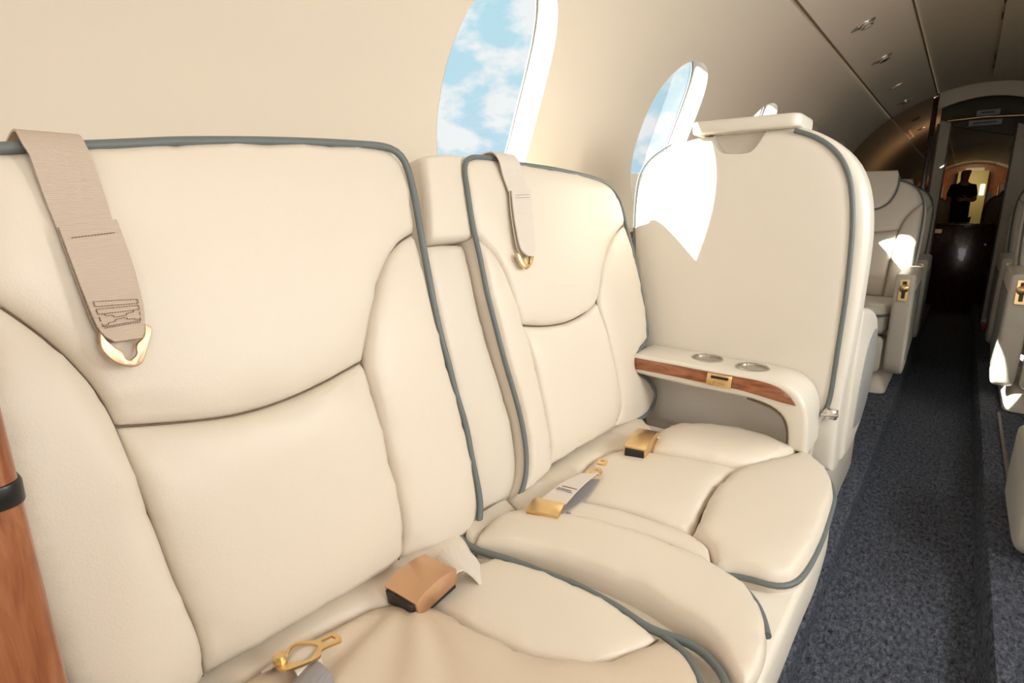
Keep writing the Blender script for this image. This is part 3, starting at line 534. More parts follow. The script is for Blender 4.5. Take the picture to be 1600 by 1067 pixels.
def wrinkle(v, t):   # creases radiating from the buckle over the tan cushion
    d = v - V3(-.50, .43)
    r = np.linalg.norm(d, axis=1); a = np.arctan2(d[:, 1], d[:, 0])
    return .0055 * np.sin(a * 15) * np.exp(-((r - .12) / .085)**2) * np.minimum(1, t * 4) * (.35 + .65 * np.sin(a * 4 + 1)**2)
def pleat(x0, y0, x1, y1, dep, w):
    a, b = V3(x0, y0), V3(x1, y1); ab = b - a; L2 = ab @ ab
    def f(v, t):
        q = ((v - a) @ ab) / L2; d = np.linalg.norm(v - a - np.clip(q, 0, 1)[:, None] * ab, axis=1)
        return -dep * np.exp(-(d / w)**2) * np.minimum(1, t * 5) * np.clip(1.15 - np.clip(q, 0, 1), 0, 1)
    return f
def add(*fs): return lambda v, t: sum(f(v, t) for f in fs)

dv = thing('divan', 'cream leather two-place divan with grey piping along the window wall', 'sofa')
s1 = pad('backrest', T['s1_head'], BF, .024, SEAT, dv, .011, 5, ext=add(pleat(.152, .352, .20, .345, .004, .008), pleat(.168, .32, .235, .30, .004, .008)))
pad('lumbar_pad', T['s1_lumbar'], BF, .030, SEAT, s1, .011, 3, ext=add(pleat(.18, .285, .225, .235, .004, .010), pleat(.19, .08, .225, .05, .0045, .010)))
pad('bolster', T['s1_rbol'], BF, .027, SEAT, s1, .010, 2.4)
pad('bolster', T['s1_lbol'], BF, .036, SEAT, s1, .010, 2.4)
piping([(a + (.004 if i > 9 else 0), b) for i, (a, b) in enumerate(T['s1_pipe'])], BF, .014, s1, r=.0055)
c1x = [p for p in T['c1_pad']]
c1 = pad('seat_cushion', [(-.53, .12)] + c1x[1:19] + [(-.165, .535), (-.14, .50), (-.125, .45), (-.118, .38), (-.118, .2), (-.13, .12), (-.2, .085), (-.4, .085)], SF, .034, TAN, dv, .011, 3.4, D=.085, ext=wrinkle)
pad('rear_roll', T['c1_band'], SF, .022, CREAM, c1, .012, 3, D=.085)
pad('thigh_bolster', T['c1_rbol'], SF, .020, SEAT, c1, .009, 2.2, D=.085)
piping(T['c1_pipe'][:-1] + [(-.118, .50), (-.112, .40), (-.112, .2)], SF, .008, c1, r=.0052)
piping(T['c1_pipe2'] + [(-.125, .42), (-.118, .3), (-.118, .15)], SF, .008, c1, r=.0046)

KF = BF.off(-.03)
pad('console_headrest', T['k_head'], BF.off(-.012), .018, SEAT, dv, .009, 4, D=.06)
pad('console_back', T['k_back'], KF, .020, CREAM, dv, .010, 3, D=.04)
ka = pad('console_armrest', T['k_pad'], SF.off(.010), .022, SEAT, dv, .009, 3, D=.095, under=.9)
piping(T['k_pad'][7:18], SF.off(.010), .006, ka, r=.0048)
pad('rear_roll', T['k_band'], SF, .016, CREAM, ka, .010, 3, D=.085)

s2 = pad('backrest', T['s2_head'], BF, .022, SEAT, dv, .011, 5, D=.06, ext=add(pleat(.765, .475, .80, .42, .004, .009)))
pad('lumbar_pad', T['s2_lumbar'], BF, .026, SEAT, s2, .011, 3, D=.06)
pad('bolster', T['s2_lbol'], BF, .024, SEAT, s2, .009, 2.4, D=.06)
pad('bolster', T['s2_rbol'], BF, .022, SEAT, s2, .009, 2.4, D=.06)
piping(T['s2_pipe'], BF, .010, s2, r=.0048)
c2 = pad('seat_cushion', T['c2_pad'], SF, .026, SEAT, dv, .011, 3.4, D=.085)
pad('rear_roll', T['c2_band'], SF, .018, CREAM, c2, .011, 3, D=.085)
pad('thigh_bolster', T['c2_rbol'], SF, .036, SEAT, c2, .010, 2.6, D=.085)
pad('thigh_bolster', T['c2_lbol'], SF, .024, SEAT, c2, .008, 2.6, D=.085)
pad('front_pad', T['c2_front'], SF, .032, SEAT, c2, .011, 3.2, D=.085, ext=add(pleat(-.245, .765, -.20, .80, .003, .008), pleat(-.215, .745, -.18, .775, .003, .007)))
piping(T['c2_pipe'], SF, .003, c2, r=.0042)
piping([(-.56, .555), (-.545, .562), (-.52, .556)], SF, .004, c2)

base = closed([(-.80, .07), (-.80, 1.24)] + T['c2_pipe'][31:17:-1] + [(-.107, .80), (-.106, .70), (-.106, .50), (-.106, .07)], .02, 60)
rings_, n = [], len(base)
for z_, dx in ((.071, .076), (.15, .066), (.22, .046), (.28, .024), (.33, .008), (.37, 0), (.428, 0), (.436, .003), (.440, .010)):
    w_ = np.clip((base[:, 0] + .5) / .39, 0, 1); rings_ += [(x - dx * k_, y, z_) for (x, y), k_ in zip(base, w_)]
obj_vf('plinth', rings_, [(r * n + i, r * n + (i + 1) % n, (r + 1) * n + (i + 1) % n, (r + 1) * n + i) for r in range(8) for i in range(n)] + [tuple(range(n)), tuple(range(8 * n, 9 * n))], SHELL, dv, 60)
# back structure of the divan behind the cushions
dk = closed([(.085, .02), (.085, .555), (.60, .58), (1.24, .575), (1.30, .50), (1.30, .02)], .02)
prism('backboard', dk, BF, -.085, -.062, SHELL, dv, .006, 2)

# thin stitched lines in the seams
for par, fr_, segs in ((s1, BF, (T['s1_lumbar'][0:9], T['s1_lumbar'][12:21], T['s1_lumbar'][20:] + T['s1_lumbar'][:1], T['s1_head'][13:21], T['s1_head'][28:34])),
                       (s2, BF, (T['s2_lumbar'][0:6], T['s2_lumbar'][5:11], T['s2_lumbar'][14:] + T['s2_lumbar'][:1], T['s2_head'][15:21], T['s2_head'][25:] + T['s2_head'][:1])),
                       (c1, SF, (T['c1_rbol'][14:] + T['c1_rbol'][:1],)), (c2, SF, (T['c2_pad'][9:16], T['c2_pad'][15:] + T['c2_pad'][:1]))):
    for sg in segs: piping(sg, fr_, .004, par, 'seam', .0011, SEAM)

# wooden cabinet at the aft end of the divan
wc = thing('side_cabinet', 'red-brown wooden cabinet edge with a black band at the aft end of the divan', 'cabinet')
prism('side_panel', rrect(-.515, -.30, -.435, .0785, .012, 6), Frame((0, 0, 0), (1, 0, 0), (0, 1, 0), (0, 0, 1)), .071, .90, WOODV, wc, .004, 2, taper=rrect(-.515, -.30, -.435, .0612, .012, 6))
prism('black_band', rrect(-.5165, -.3015, -.4335, .0655, .013, 6), Frame((0, 0, 0), (1, 0, 0), (0, 1, 0), (0, 0, 1)), 
      .772, .788, BLACK, wc, .002, 2)

# ------------------------------------------------------------------ shoulder belts
def lr(t, fr, h):
    a = np.array(t); return fr(a[0::2], h), fr(a[1::2], h)
def shoulder_belt(k, label, h0, h1):
    o = thing('shoulder_belt', label, 'seat belt', 'shoulder belts over the divan')
    up, lo = np.array(T['h%d_up' % k]), np.array(T['h%d_lo' % k]); B2 = BF
    l, r = up[0::2], up[1::2]
    vt = .571 if k == 1 else .605
    def side(p):
        d = (p[1] - p[0]) / max(1e-3, abs(p[1][1] - p[0][1]))
        pre = [B2([(p[0][0], .50)], -.098)[0], B2([(p[0][0], vt - .004)], -.092)[0], B2([(p[0][0], vt + .014)], -.03)[0], B2([(p[0][0], vt + .014)], .012)[0], B2([(p[0][0], vt - .004)], .027)[0]]
        rest = [B2([q], h0)[0] for q in p[1:]]
        return pre + rest
    ribbon('upper_strap', side(l), side(r), .0022, WEB if k == 1 else WEBL, o)
    l, r = lo[0::2], lo[1::2]; n = len(l); hh = np.linspace(h0 + .006, h1, n)
    Lp = [B2([q], h)[0] for q, h in zip(l, hh)]; Rp = [B2([q], h)[0] for q, h in zip(r, hh)]
    m = WEB if k == 1 else WEBL
    fr_ = ribbon('stitched_loop', Lp, Rp, .0026, m, o)
    # rear layer of the folded loop
    Lb = [B2([q], h0 + .001 + i * .0008)[0] for i, q in enumerate(l)]; Rb = [B2([q], h0 + .001 + i * .0008)[0] for i, q in enumerate(r)]
    ribbon('loop_back', Lb, Rb, .002, m, o)
    # rows of stitches
    st = []
    La, Ra = np.array(cr_open(Lp, 10)), np.array(cr_open(Rp, 10)); N = len(La) - 1
    def at(x, y): i = min(N, max(0, int(y * N))); return La[i] + (Ra[i] - La[i]) * x + BF.N * .0020
    def row(x0, y0, x1, y1, c):
        for i in range(c):
            a, b = (i + .2) / c, (i + .75) / c
            st.append((at(x0 + (x1 - x0) * a, y0 + (y1 - y0) * a), at(x0 + (x1 - x0) * b, y0 + (y1 - y0) * b)))
    row(.12, .06, .88, .06, 14); row(.12, .075, .88, .075, 14)
    if k == 1:
        for y in (.40, .44, .47, .50, .62, .64): row(.10, y, .90, y, 16)
        row(.10, .50, .90, .62, 16); row(.90, .50, .10, .62, 16); row(.10, .40, .10, .64, 8); row(.90, .40, .90, .64, 8)
    for nm, part in (('hem_stitching', st[:28]), ('box_stitching', st[28:])):
     if not part: continue
     bm = bmesh.new()
     for a, b in part:
         d = Vector(b - a); c = Vector((a + b) / 2); q = bmesh.ops.create_cube(bm, size=1)['verts']
         M = Matrix.Translation(c) @ d.to_track_quat('X', 'Z').to_matrix().to_4x4() @ Matrix.Diagonal((d.length, .0008, .0008, 1))
         bmesh.ops.transform(bm, matrix=M, verts=q)
     obj_bm(nm, bm, STITCH, fr_)
    hk = closed(T['h%d_hook' % k], .003, 60)
    prism('anchor_hook', hk, B2, h1 - .010, h1 - .005, BRONZE if k == 1 else GOLD, o, .0012, 2)
    return o
shoulder_belt(1, 'beige shoulder belt with box stitching hung over the wide divan seat near the wooden cabinet', .030, .046)
shoulder_belt(2, 'pale short shoulder belt hung over the divan seat next to the cup holder armrest', .028, .042)

# ------------------------------------------------------------------ lap belts
def quad_frame(q, zc, tilt=0):
    """q: rear-left, rear-right, front-right, front-left (x, y) -> frame with U across, V towards the rear edge"""
    q = np.array(q); c = q.mean(0); v = (q[0] + q[1] - q[2] - q[3]) / 2; u = (q[1] + q[2] - q[0] - q[3]) / 2
    L_, W_ = np.linalg.norm(v), np.linalg.norm(u); v = V3(*v, 0) / L_; v = v * math.cos(tilt) + V3(0, 0, 1) * math.sin(tilt)
    u = V3(*u, 0); u -= v * (u @ v); u /= np.linalg.norm(u); n_ = np.cross(u, v); n_ = n_ if n_[2] > 0 else -n_
    return Frame((*c, zc), u, v, n_), W_, L_
def lid_profile(L_, t, bulge, n=14):
    top = [(-L_ / 2 + L_ * i / n, t + bulge * (1 - (2 * i / n - 1)**2)) for i in range(n + 1)]
    return np.array(top + [(L_ / 2, t * .25), (-L_ / 2 * .96, t * .15)])
def buckle(q, zc, label, m, tilt, strap, t=.026, bulge=.006):
    o = thing('lap_belt_buckle', label, 'seat belt buckle')
    fr, w, l = quad_frame(q, zc, tilt)
    side = Frame(fr.O, fr.V, fr.N, fr.U)
    prism('cover', lid_profile(l, t, bulge), side, -w / 2, w / 2, m, o, .0018, 2)
    prism('slot_housing', np.array([(-l / 2 - .0025, t * .12), (-l / 2 + .012, t * .1), (-l / 2 + .012, t * .92), (-l / 2 - .0025, t * .86)]), side, -w * .43, w * .43, BLACK, o, .001, 1)
    prism('base_plate', np.array([(-l / 2 * .92, -.004), (l / 2 * .95, -.004), (l / 2 * .95, t * .2), (-l / 2 * .92, t * .12)]), side, -w * .42, w * .42, BLACK, o, .001, 1)
    a, b = np.array(strap[0], float), np.array(strap[1], float)
    ribbon('webbing', a, b, .0028, WEBL, o, .004)
    return o
q1 = [tuple(p) for p in T['b1_top']]
sq = T['b1_strap']
buckle([q1[0], q1[1], q1[2], q1[3]], .470, 'chunky rose-gold buckle on the wide divan seat near the wooden cabinet', BRONZE, .14,
       ([(q1[0][0] + .004, q1[0][1] - .012, .484), (sq[0][0] - .004, sq[0][1] - .008, .496), (sq[0][0] + .018, sq[0][1] + .018, .484), (sq[0][0] + .03, sq[0][1] + .03, .458)],
        [(q1[1][0] - .004, q1[1][1] - .010, .484), (sq[2][0] + .012, sq[2][1] + .012, .494), (sq[1][0] - .004, sq[1][1] + .002, .484), (sq[1][0] + .01, sq[1][1] + .015, .458)]))
q2 = [tuple(p) for p in T['b2_top']]
buckle(q2, .460, 'bright gold buckle at the corner by the cup holder armrest', GOLD, -.02,
       ([(q2[0][0] + .004, q2[0][1] - .01, .480), (q2[0][0] + .006, q2[0][1] + .025, .474), (q2[0][0] + .012, q2[0][1] + .06, .448)],
        [(q2[1][0] - .004, q2[1][1] - .01, .480), (q2[1][0] + .004, q2[1][1] + .015, .474), (q2[1][0] + .012, q2[1][1] + .04, .448)]), t=.033, bulge=.004)

# folded belt with gold adjuster plate on the far seat
o = thing('lap_belt_tongue', 'folded beige lap belt with flat gold plate between the two divan buckles', 'seat belt')
tp = T['t2_plate']; fr, w, l = quad_frame([tp[0], tp[1], tp[2], tp[3]], .478, .02)
side = Frame(fr.O, fr.V, fr.N, fr.U)
prism('adjuster_plate', lid_profile(l, .010, .002), side, -w / 2, w / 2, GOLD, o, .0015, 2)
prism('adjuster_frame', np.array([(-l / 2 - .002, .0), (l / 2, .0), (l / 2, .005), (-l / 2 - .002, .004)]), side, -w * .47, w * .47, BRONZE, o, .001, 1)
tb = T['t2_belt']
A_, B_, Cc, D_ = [np.array(p) for p in tb]
A_ = A_ + (A_ - B_) * .18; D_ = D_ + (D_ - Cc) * .18
ribbon('label_strap', [(*A_, .483), (*(A_ * .5 + B_ * .5), .492), (*B_, .490), (*(B_ + (B_ - A_) * .06), .484)], [(*D_, .483), (*(D_ * .5 + Cc * .5), .492), (*Cc, .490), (*(Cc + (Cc - D_) * .06), .484)], .002, WEBL, o)
u_ = (Cc - B_) / np.linalg.norm(Cc - B_)
for k, (dz, dx, e) in enumerate(((.014, .006, .97), (.026, .012, 1.06), (.034, .010, 1.0))):
    P0, P1 = D_ + u_ * dx, Cc + u_ * dx; Q0, Q1 = A_ + u_ * dx, B_ + u_ * dx
    Rr = [(*P0, .482 - dz * .2), (*(P0 + (P1 - P0) * .5 + u_ * .004), .488 - dz), (*(P0 + (P1 - P0) * e), .490 - dz * .75)]
    Ll = [(*Q0, .482 - dz * .2), (*(Q0 + (Q1 - Q0) * .5), .488 - dz), (*(Q0 + (Q1 - Q0) * e), .490 - dz * .75)]
    ribbon('folded_webbing', Ll, Rr, .002, WEBG, o)
# printed lines on the strap label
for i, (a, b0, b1) in enumerate(((.46, .2, .95), (.40, .12, .8), (.36, .12, .9))):
    p0 = A_ + (B_ - A_) * a; p1 = D_ + (Cc - D_) * a
    s0, s1_ = p0 + (p1 - p0) * b0, p0 + (p1 - p0) * b1
    tube('label_print', [(*s0, .4928), (*((s0 + s1_) / 2), .4932), (*s1_, .4928)], .0008 if i else .0011, STITCH if i == 0 else WEBG, o, ns=5)
tt = np.array(T['t2_tongue']); c = tt.mean(0)
hole = ring(c[0] - .002, c[1], .007, .013, 20); outer = ring(c[0] - .002, c[1], .0145, .021, 28)
fr = Frame((0, 0, .496), V3(1, 0, .12), V3(0, 1, .05), V3(-.12, -.05, 1))
prism('tongue', outer, fr, 0, .003, GOLD, o, holes=(hole,))
fr2 = Frame((c[0] + .006, c[1] + .014, .499), V3(.94, .34, .0), V3(-.34, .94, .0), (0, 0, 1))
prism('tongue_tip', rrect(-.009, -.004, .009, .018, .004), fr2, -.002, .001, GOLD, o, holes=(rrect(-.004, .004, .004, .012, .001),))

# belt tongue with slot lying on the near cushion
o = thing('lap_belt_tongue', 'gold slotted belt tongue on coiled grey webbing on the creased divan cushion', 'seat belt')
to = closed(T['t1_outer'], .003, 60); fr = Frame((0, 0, .498), V3(1, 0, 0), V3(0, 1, 0), V3(0, 0, 1))
ts = np.array(T['t1_slot']); cs_ = ts.mean(0); ts = cs_ + (ts - cs_) * .9
th_ = closed(T['t1_hole'], .003, 60)
prism('tongue', to, fr, 0, .003, GOLD, o, holes=(ts, th_))
kc_ = np.array(T['t1_outer'])[8:13].mean(0)
lathe('rivet', [(.0001, .0085), (.0055, .008), (.0075, .006), (.0078, .001)], Frame((*kc_, .499), (1, 0, 0), (0, 1, 0), (0, 0, 1)), GOLD, o, 24)
hc = np.array(T['t1_hole']).mean(0)
ribbon('strap', [(hc[0] - .034, hc[1] + .004, .480), (hc[0] - .012, hc[1] + .011, .495), (hc[0] + .012, hc[1] + .013, .494), (hc[0] + .036, hc[1] + .002, .478)],
       [(hc[0] - .030, hc[1] - .030, .480), (hc[0] - .008, hc[1] - .018, .495), (hc[0] + .016, hc[1] - .016, .494), (hc[0] + .040, hc[1] - .028, .478)], .002, WEBL, o)
for k in range(2):
    r0 = .016 + .008 * k; cc = V3(hc[0] + .036, hc[1] - .002 - .004 * k)
    Lp, Rp = [], []
    for a in np.linspace(-2.4, 2.6, 14):
        p = V3(cc[0] + .9 * r0 * math.cos(a), cc[1], .481 + .5 * r0 * math.sin(a) + .003 * k)
        Lp.append(p + V3(-.012, .012, 0)); Rp.append(p + V3(.006, -.032, 0))
    ribbon('coiled_webbing', Lp, Rp, .002, WEBG, o, .004)

# ------------------------------------------------------------------ forward-facing seat whose back closes the divan
ps = thing('club_seat', 'cream seat seen from behind beside the divan, its tall rounded back in bright sunlight', 'seat', 'club seats along the aisle')
shell = closed(T['p_shell'][:-2] + [(-.60, .32), (-.63, .46)], .02, 60)
sh = prism('back_shell', shell, PF, -.105, 0, SHELL, ps, .024, 6)
pl = [p for p in T['p_pipe']]; pll = [p for p in T['p_pipe_l']]
inner = closed(pl[:-1] + [(-.22, .40), (-.60, .40)] + pll[::-1], .014, 60)
bp_ = pad('back_panel', inner, PF.off(-.001), .007, SHELL, ps, .018, 8, D=.004)
rc = np.array(T['p_recess']); rr = closed([(rc[0][0], rc[0][1] + .03)] + [tuple(q) for q in rc] + [(rc[-1][0], rc[-1][1] + .03)], .006, 70)
for t_ in (sh, bp_):
    cu = prism('cutter', rr, PF, -.035, .05, None, None, .008, 3); cut(t_, cu)
piping(pl[1:], PF, .004, ps, r=.0048)
piping(pll, PF, .002, ps, r=.003)
LIDF = Frame((0, 0, 0), (1, 0, 0), (0, 1, 0), (0, 0, 1))
ld = prism('lid', rrect(-.530, 1.335, -.297, 1.475, .022, 6), LIDF, 1.122, 1.150, PLASTIC, ps, .007, 3)
prism('lid_gasket', rrect(-.527, 1.338, -.300, 1.472, .022, 6), LIDF, 1.1345, 1.1385, PIPE, ld, 0)
GF = Frame((-.155, 0, 0), (0, 1, 0), (0, 0, 1), (1, 0, 0))
ga = closed([(1.46, .742)] + T['g_arm'][1:-1] + [(1.46, .37)], .02, 60)
prism('armrest', ga, GF, -.055, .004, SHELL, ps, .014, 4)
gp = closed([(1.57, .42), (1.60, .55), (1.66, .62), (1.80, .645), (1.845, .60), (1.855, .50), (1.80, .44), (1.70, .40)], .02, 60)
prism('side_panel', gp, GF, .003, .0065, GREY, ps, .002, 2)
ga2 = ga.copy(); prism('armrest', ga2, Frame((-.60, 0, 0), (0, 1, 0), (0, 0, 1), (1, 0, 0)), -.05, .004, SHELL, ps, .014, 4)
prism('seat_cushion', rrect(-.59, 1.47, -.22, 1.95, .05, 6), LIDF, .36, .52, SEAT, ps, .035, 5)
BK = Frame((0, 1.50, .5), (1, 0, 0), V3(0, -.10, .995), V3(0, 1, .1))
pad('backrest', [(-.60, 0), (-.61, .3), (-.56, .56), (-.40, .60), (-.24, .56), (-.2, .3), (-.21, 0)], BK, .035, SEAT, ps, .02, 3, D=.035)
sb = closed([(-.66, 1.28), (-.66, 2.30), (-.28, 2.34), (-.205, 2.25), (-.195, 1.9), (-.19, 1.55), (-.185, 1.36), (-.20, 1.285)], .03, 60)
prism('base', sb, LIDF, .071, .33, SHELL, ps, .02, 3)
lt = box('hinge_latch', (-.182, 1.335, .508), (-.160, 1.353, .53), CHROME, ps, .003, 2)
tube('hinge_pin', [(-.19, 1.338, .515), (-.158, 1.338, .52)], .004, CHROME, lt)
tube('trim_strap', PF([(-.178, .525), (-.192, .505), (-.203, .47), (-.206, .42), (-.208, .37)], .012), .007, PLASTIC, ps)

# ------------------------------------------------------------------ armrest with cup holders
AF = Frame((0, 1.22, 0), (1, 0, 0), (0, 0, 1), (0, -1, 0))
bo = ar = prism('armrest', closed(T['a_body'], .012, 60), AF, -.132, 0, PLASTIC, dv, .010, 5)
cups = [(-.437, 1.303), (-.331, 1.292)]
for cx, cy in cups:
    cu = lathe('cutter', [(.0325, .52), (.0325, .70)], Frame((cx, cy, 0), (1, 0, 0), (0, 1, 0), (0, 0, 1)), None, None, 40); cut(bo, cu)
for cx, cy in cups:
    tp__ = np.array(T['a_body'][:6]); zt = float(np.interp(cx, tp__[:, 0], tp__[:, 1])) + .0005
    h = lathe('cup_holder', [(.0001, zt - .046), (.029, zt - .046), (.0305, zt - .043), (.0318, zt + .0005), (.0345, zt + .0025), (.0365, zt + .001), (.0365, zt - .002)], Frame((cx, cy, 0), (1, 0, 0), (0, 1, 0), (0, 0, 1)), STEEL, ar, 48)
    h['label'] = 'steel cup holder'
wd = prism('veneer_strip', closed(T['a_wood'], .01, 60), AF, -.001, .003, WOOD, ar, .0012, 2)
pt = np.array(T['a_plate']); pl_ = prism('ashtray_plate', pt, AF, .002, .007, GOLD, ar, .0012, 2)
prism('ashtray_slot', np.array(T['a_slot']), AF, .0068, .0078, BLACK, ar, 0)
pc = pt.mean(0)
prism('emblem', ring(pc[0] - .010, pc[1] - .006, .0035, .004, 16), AF, .0068, .0078, BRONZE, ar, 0)
prism('engraving', rrect(pc[0] - .003, pc[1] - .0085, pc[0] + .014, pc[1] - .0045, .001, 2), AF, .0068, .0074, BRONZE, ar, 0)
ed = curve([(-.32, .554), (-.27, .545), (-.243, .530), (-.233, .505), (-.231, .465)], .01)
tube('inner_trim', AF(ed, -.012), .003, SEAM, ar)

# wooden ledge along the window wall behind that seat
lg = thing('window_ledge', 'wooden ledge with gold trim along the window wall, glimpsed behind the divan', 'ledge')
prism('sun_block_leaf', rrect(-.80, 2.04, -.30, 2.80, .04), LIDF, .69, .712, WOOD, lg, .004)  # unseen leaf added to stop sun reaching the aisle carpet
box('ledge_panel', (-.892, 1.36, .80), (-.80, 3.3, .885), WOOD, lg, .003)
for z_ in (.888, .868): box('gold_trim', (-.893, 1.36, z_ - .003), (-.796, 3.3, z_ + .003), GOLD, lg, .001)

# ------------------------------------------------------------------ club seats facing aft
def mirror(p): return [(-a, b) for a, b in p][::-1]
def dup(root, loc, label, flip=False):
    r = root.copy(); C.objects.link(r); r.location = loc; r['label'] = label
    if flip: r.rotation_euler = (0, 0, math.pi)
    for ch in root.children:
        c = ch.copy(); C.objects.link(c); c.parent = r
        for g in ch.children: d = g.copy(); C.objects.link(d); d.parent = c
    return r
def club_seat(label, lea, shellm):
    o = thing('club_seat', label, 'seat', 'club seats along the aisle')
    tl = math.radians(11)
    F_ = Frame((0, 0, .43), (1, 0, 0), V3(0, math.sin(tl), math.cos(tl)), V3(0, -math.cos(tl), math.sin(tl)))
    half = [(.0, .625), (.10, .622), (.17, .605), (.22, .565), (.246, .50), (.252, .42), (.250, .25), (.240, .08), (.225, 0)]
    seam = [(.248, .50), (.215, .47), (.185, .43), (.162, .36), (.150, .25), (.143, .12), (.140, 0)]
    hs = [(-.162, .36), (-.08, .345), (0, .34), (.08, .345), (.162, .36)]
    top = half[:5] + seam[1:4]
    pad('headrest_pad', top + hs[::-1][1:-1] + mirror(top)[:-1], F_, .022, lea, o, .02, 4, D=.03)
    lo = hs + seam[4:] + mirror(seam[4:])
    pad('lumbar_pad', lo, F_, .026, lea, o, .02, 3, D=.03)
    bl = half[4:] + seam[::-1][:-1]
    pad('bolster', bl, F_, .035, lea, o, .014, 2.4, D=.03); pad('bolster', mirror(bl), F_, .035, lea, o, .014, 2.4, D=.03)
    full = half + mirror(half)
    piping(full, F_, .0, o, r=.0075, ds=.02)
    hd = [(-.115, .665), (.115, .665), (.128, .63), (.122, .55), (.09, .485), (.04, .462), (-.04, .462), (-.09, .485), (-.122, .55), (-.128, .63)]
    h = pad('head_pillow', hd, F_.off(.030), .022, lea, o, .014, 3, D=.025)
    piping(hd[2:], F_, .031, h, 'pillow_piping', .006)
    full_o = closed([(a * 1.06, b * 1.015) for a, b in full], .03, 60)
    prism('back_shell', full_o, F_, -.11, -.026, shellm, o, .025, 3)
    prism('seat_cushion', closed([(-.205, -.02), (-.205, -.36), (-.17, -.43), (0, -.445), (.17, -.43), (.205, -.36), (.205, -.02)], .03, 60), LIDF, .30, .445, lea, o, .04, 4)
    piping([(-.20, -.36), (-.17, -.437), (0, -.452), (.17, -.437), (.20, -.36)], Frame((0, 0, .40), (1, 0, 0), (0, 1, 0), (0, 0, 1)), 0, o, 'cushion_piping', .006)
    prism('leg_panel', rrect(-.20, .12, .20, .30, .03), Frame((0, -.40, 0), (1, 0, 0), (0, 0, 1), (0, -1, 0)), -.02, .012, shellm, o, .01, 2)
    for sx in (1, -1):
        AFr = Frame((sx * .212, 0, 0), (0, 1, 0), (0, 0, 1), (sx, 0, 0))
        a = prism('armrest', closed([(-.43, .60), (-.10, .61), (.12, .60), (.17, .45), (.12, .20), (-.20, .12), (-.37, .105), (-.40, .125)], .03, 60), AFr, 0, .078, shellm, o, .016, 3)
        prism('side_panel', closed([(-.36, .52), (.08, .53), (.10, .40), (.05, .22), (-.20, .17), (-.33, .18)], .03, 60), AFr, .077, .081, GREY, a, .002, 1)
        L_ = Frame((sx * .251, -.4265, .53), (1, 0, 0), V3(0, .063, .998), V3(0, -.998, .063))
        lp = prism('latch_plate', rrect(-.019, -.052, .019, .052, .006, 3), L_, 0, .005, GOLD, a, .001, 1)
        prism('latch_slot', rrect(-.007, -.040, .007, -.004, .002, 2), L_, .0045, .0062, BLACK, a, 0)
        prism('latch_eye', rrect(-.008, .020, .008, .038, .002, 2), L_, .0045, .0062, BLACK, a, 0)
        lathe('latch_knob', [(.0001, .016), (.014, .015), (.019, .011), (.019, .004)], Frame(L_.O + L_.V * .006, L_.U, L_.V, L_.N), GOLD, a, 20)
    fr_ = [(-.17, -.33), (.17, -.33), (.19, .20), (-.19, .20)]
    prism('pedestal', rrect(-.24, -.37, .24, .26, .05), LIDF, .001, .12, shellm, o, .02, 2, taper=rrect(-.19, -.31, .19, .22, .05))
    return o
lb = club_seat('cream club seat facing aft just beyond the tall sunlit seat back', SHELL, SHELL)
lb.location = (-.43, 3.55, .07)
dup(lb, (-.43, 4.58, .07), 'cream club seat behind another on the window side, closest to the wood post')
dup(lb, (.47, 3.50, .10), 'cream club seat across the aisle, cut by the right edge beside its gold latch')
dup(lb, (.475, 4.52, .10), 'cream club seat across the aisle, second back from the right edge of the photo')
fb = club_seat('dark brown seat back beside the standing person, on the window side', BROWNSEAT, BROWNSEAT)
fb['group'] = 'brown seats beyond the low wooden cabinet'
fb.location = (-.42, 8.2, .07); fb.rotation_euler = (0, 0, math.pi)
for loc, lab in (((-.46, 9.0, .07), 'dark brown seat back behind the other, by the wood cabinets on the window side'),
                 ((.42, 8.2, .10), 'dark brown seat back to the right of the person, closest to the low cabinet'),
                 ((.40, 9.0, .10), 'dark brown seat back touching the right side of the standing person')):
    dup(fb, loc, lab, True)

# right-hand seat close to the camera: only its rounded lower side shows
rs = thing('armchair', 'rounded cream seat side low on the carpet, in front of the right-hand club seats', 'seat')
RF = Frame((.205, 0, 0), (0, 1, 0), (0, 0, 1), (1, 0, 0))
prism('side_shell', closed([(1.70, .335), (1.695, .22), (1.715, .15), (1.77, .115), (1.95, .108), (2.15, .11), (2.18, .18), (2.16, .34), (1.95, .36)], .02, 60), RF, 0, .09, SHELL, rs, .03, 5)
prism('cushion', rrect(.29, 1.72, .72, 2.16, .05), LIDF, .25, .46, SEAT, rs, .04, 4)
prism('pedestal', rrect(.30, 1.80, .70, 2.10, .03), LIDF, .101, .26, SHELL, rs, .01, 2)

# carpet-covered hump and tracks on the ledges
hm = [(.185, .98), (.172, 1.10), (.180, 1.20), (.235, 1.255), (.40, 1.27), (.6, 1.26), (.6, .94), (.3, .93)]
tag(pad('carpet_hump', hm, Frame((0, 0, .101), (1, 0, 0), (0, 1, 0), (0, 0, 1)), .060, CARPET, None, .02, 3, D=.001), 'blue-grey carpeted hump in the bottom right corner', 'floor hump')
for x, y0, y1, z_, lab in ((-.255, 2.42, 3.10, .071, 'thin metal seat track in the carpet on the window side'), (.225, 2.20, 3.10, .101, 'thin metal seat track in the carpet by the right-hand seats')):
    tag(box('seat_track', (x - .006, y0, z_), (x + .006, y1, z_ + .006), TRACK, None, .002), lab, 'seat track', 'seat tracks')

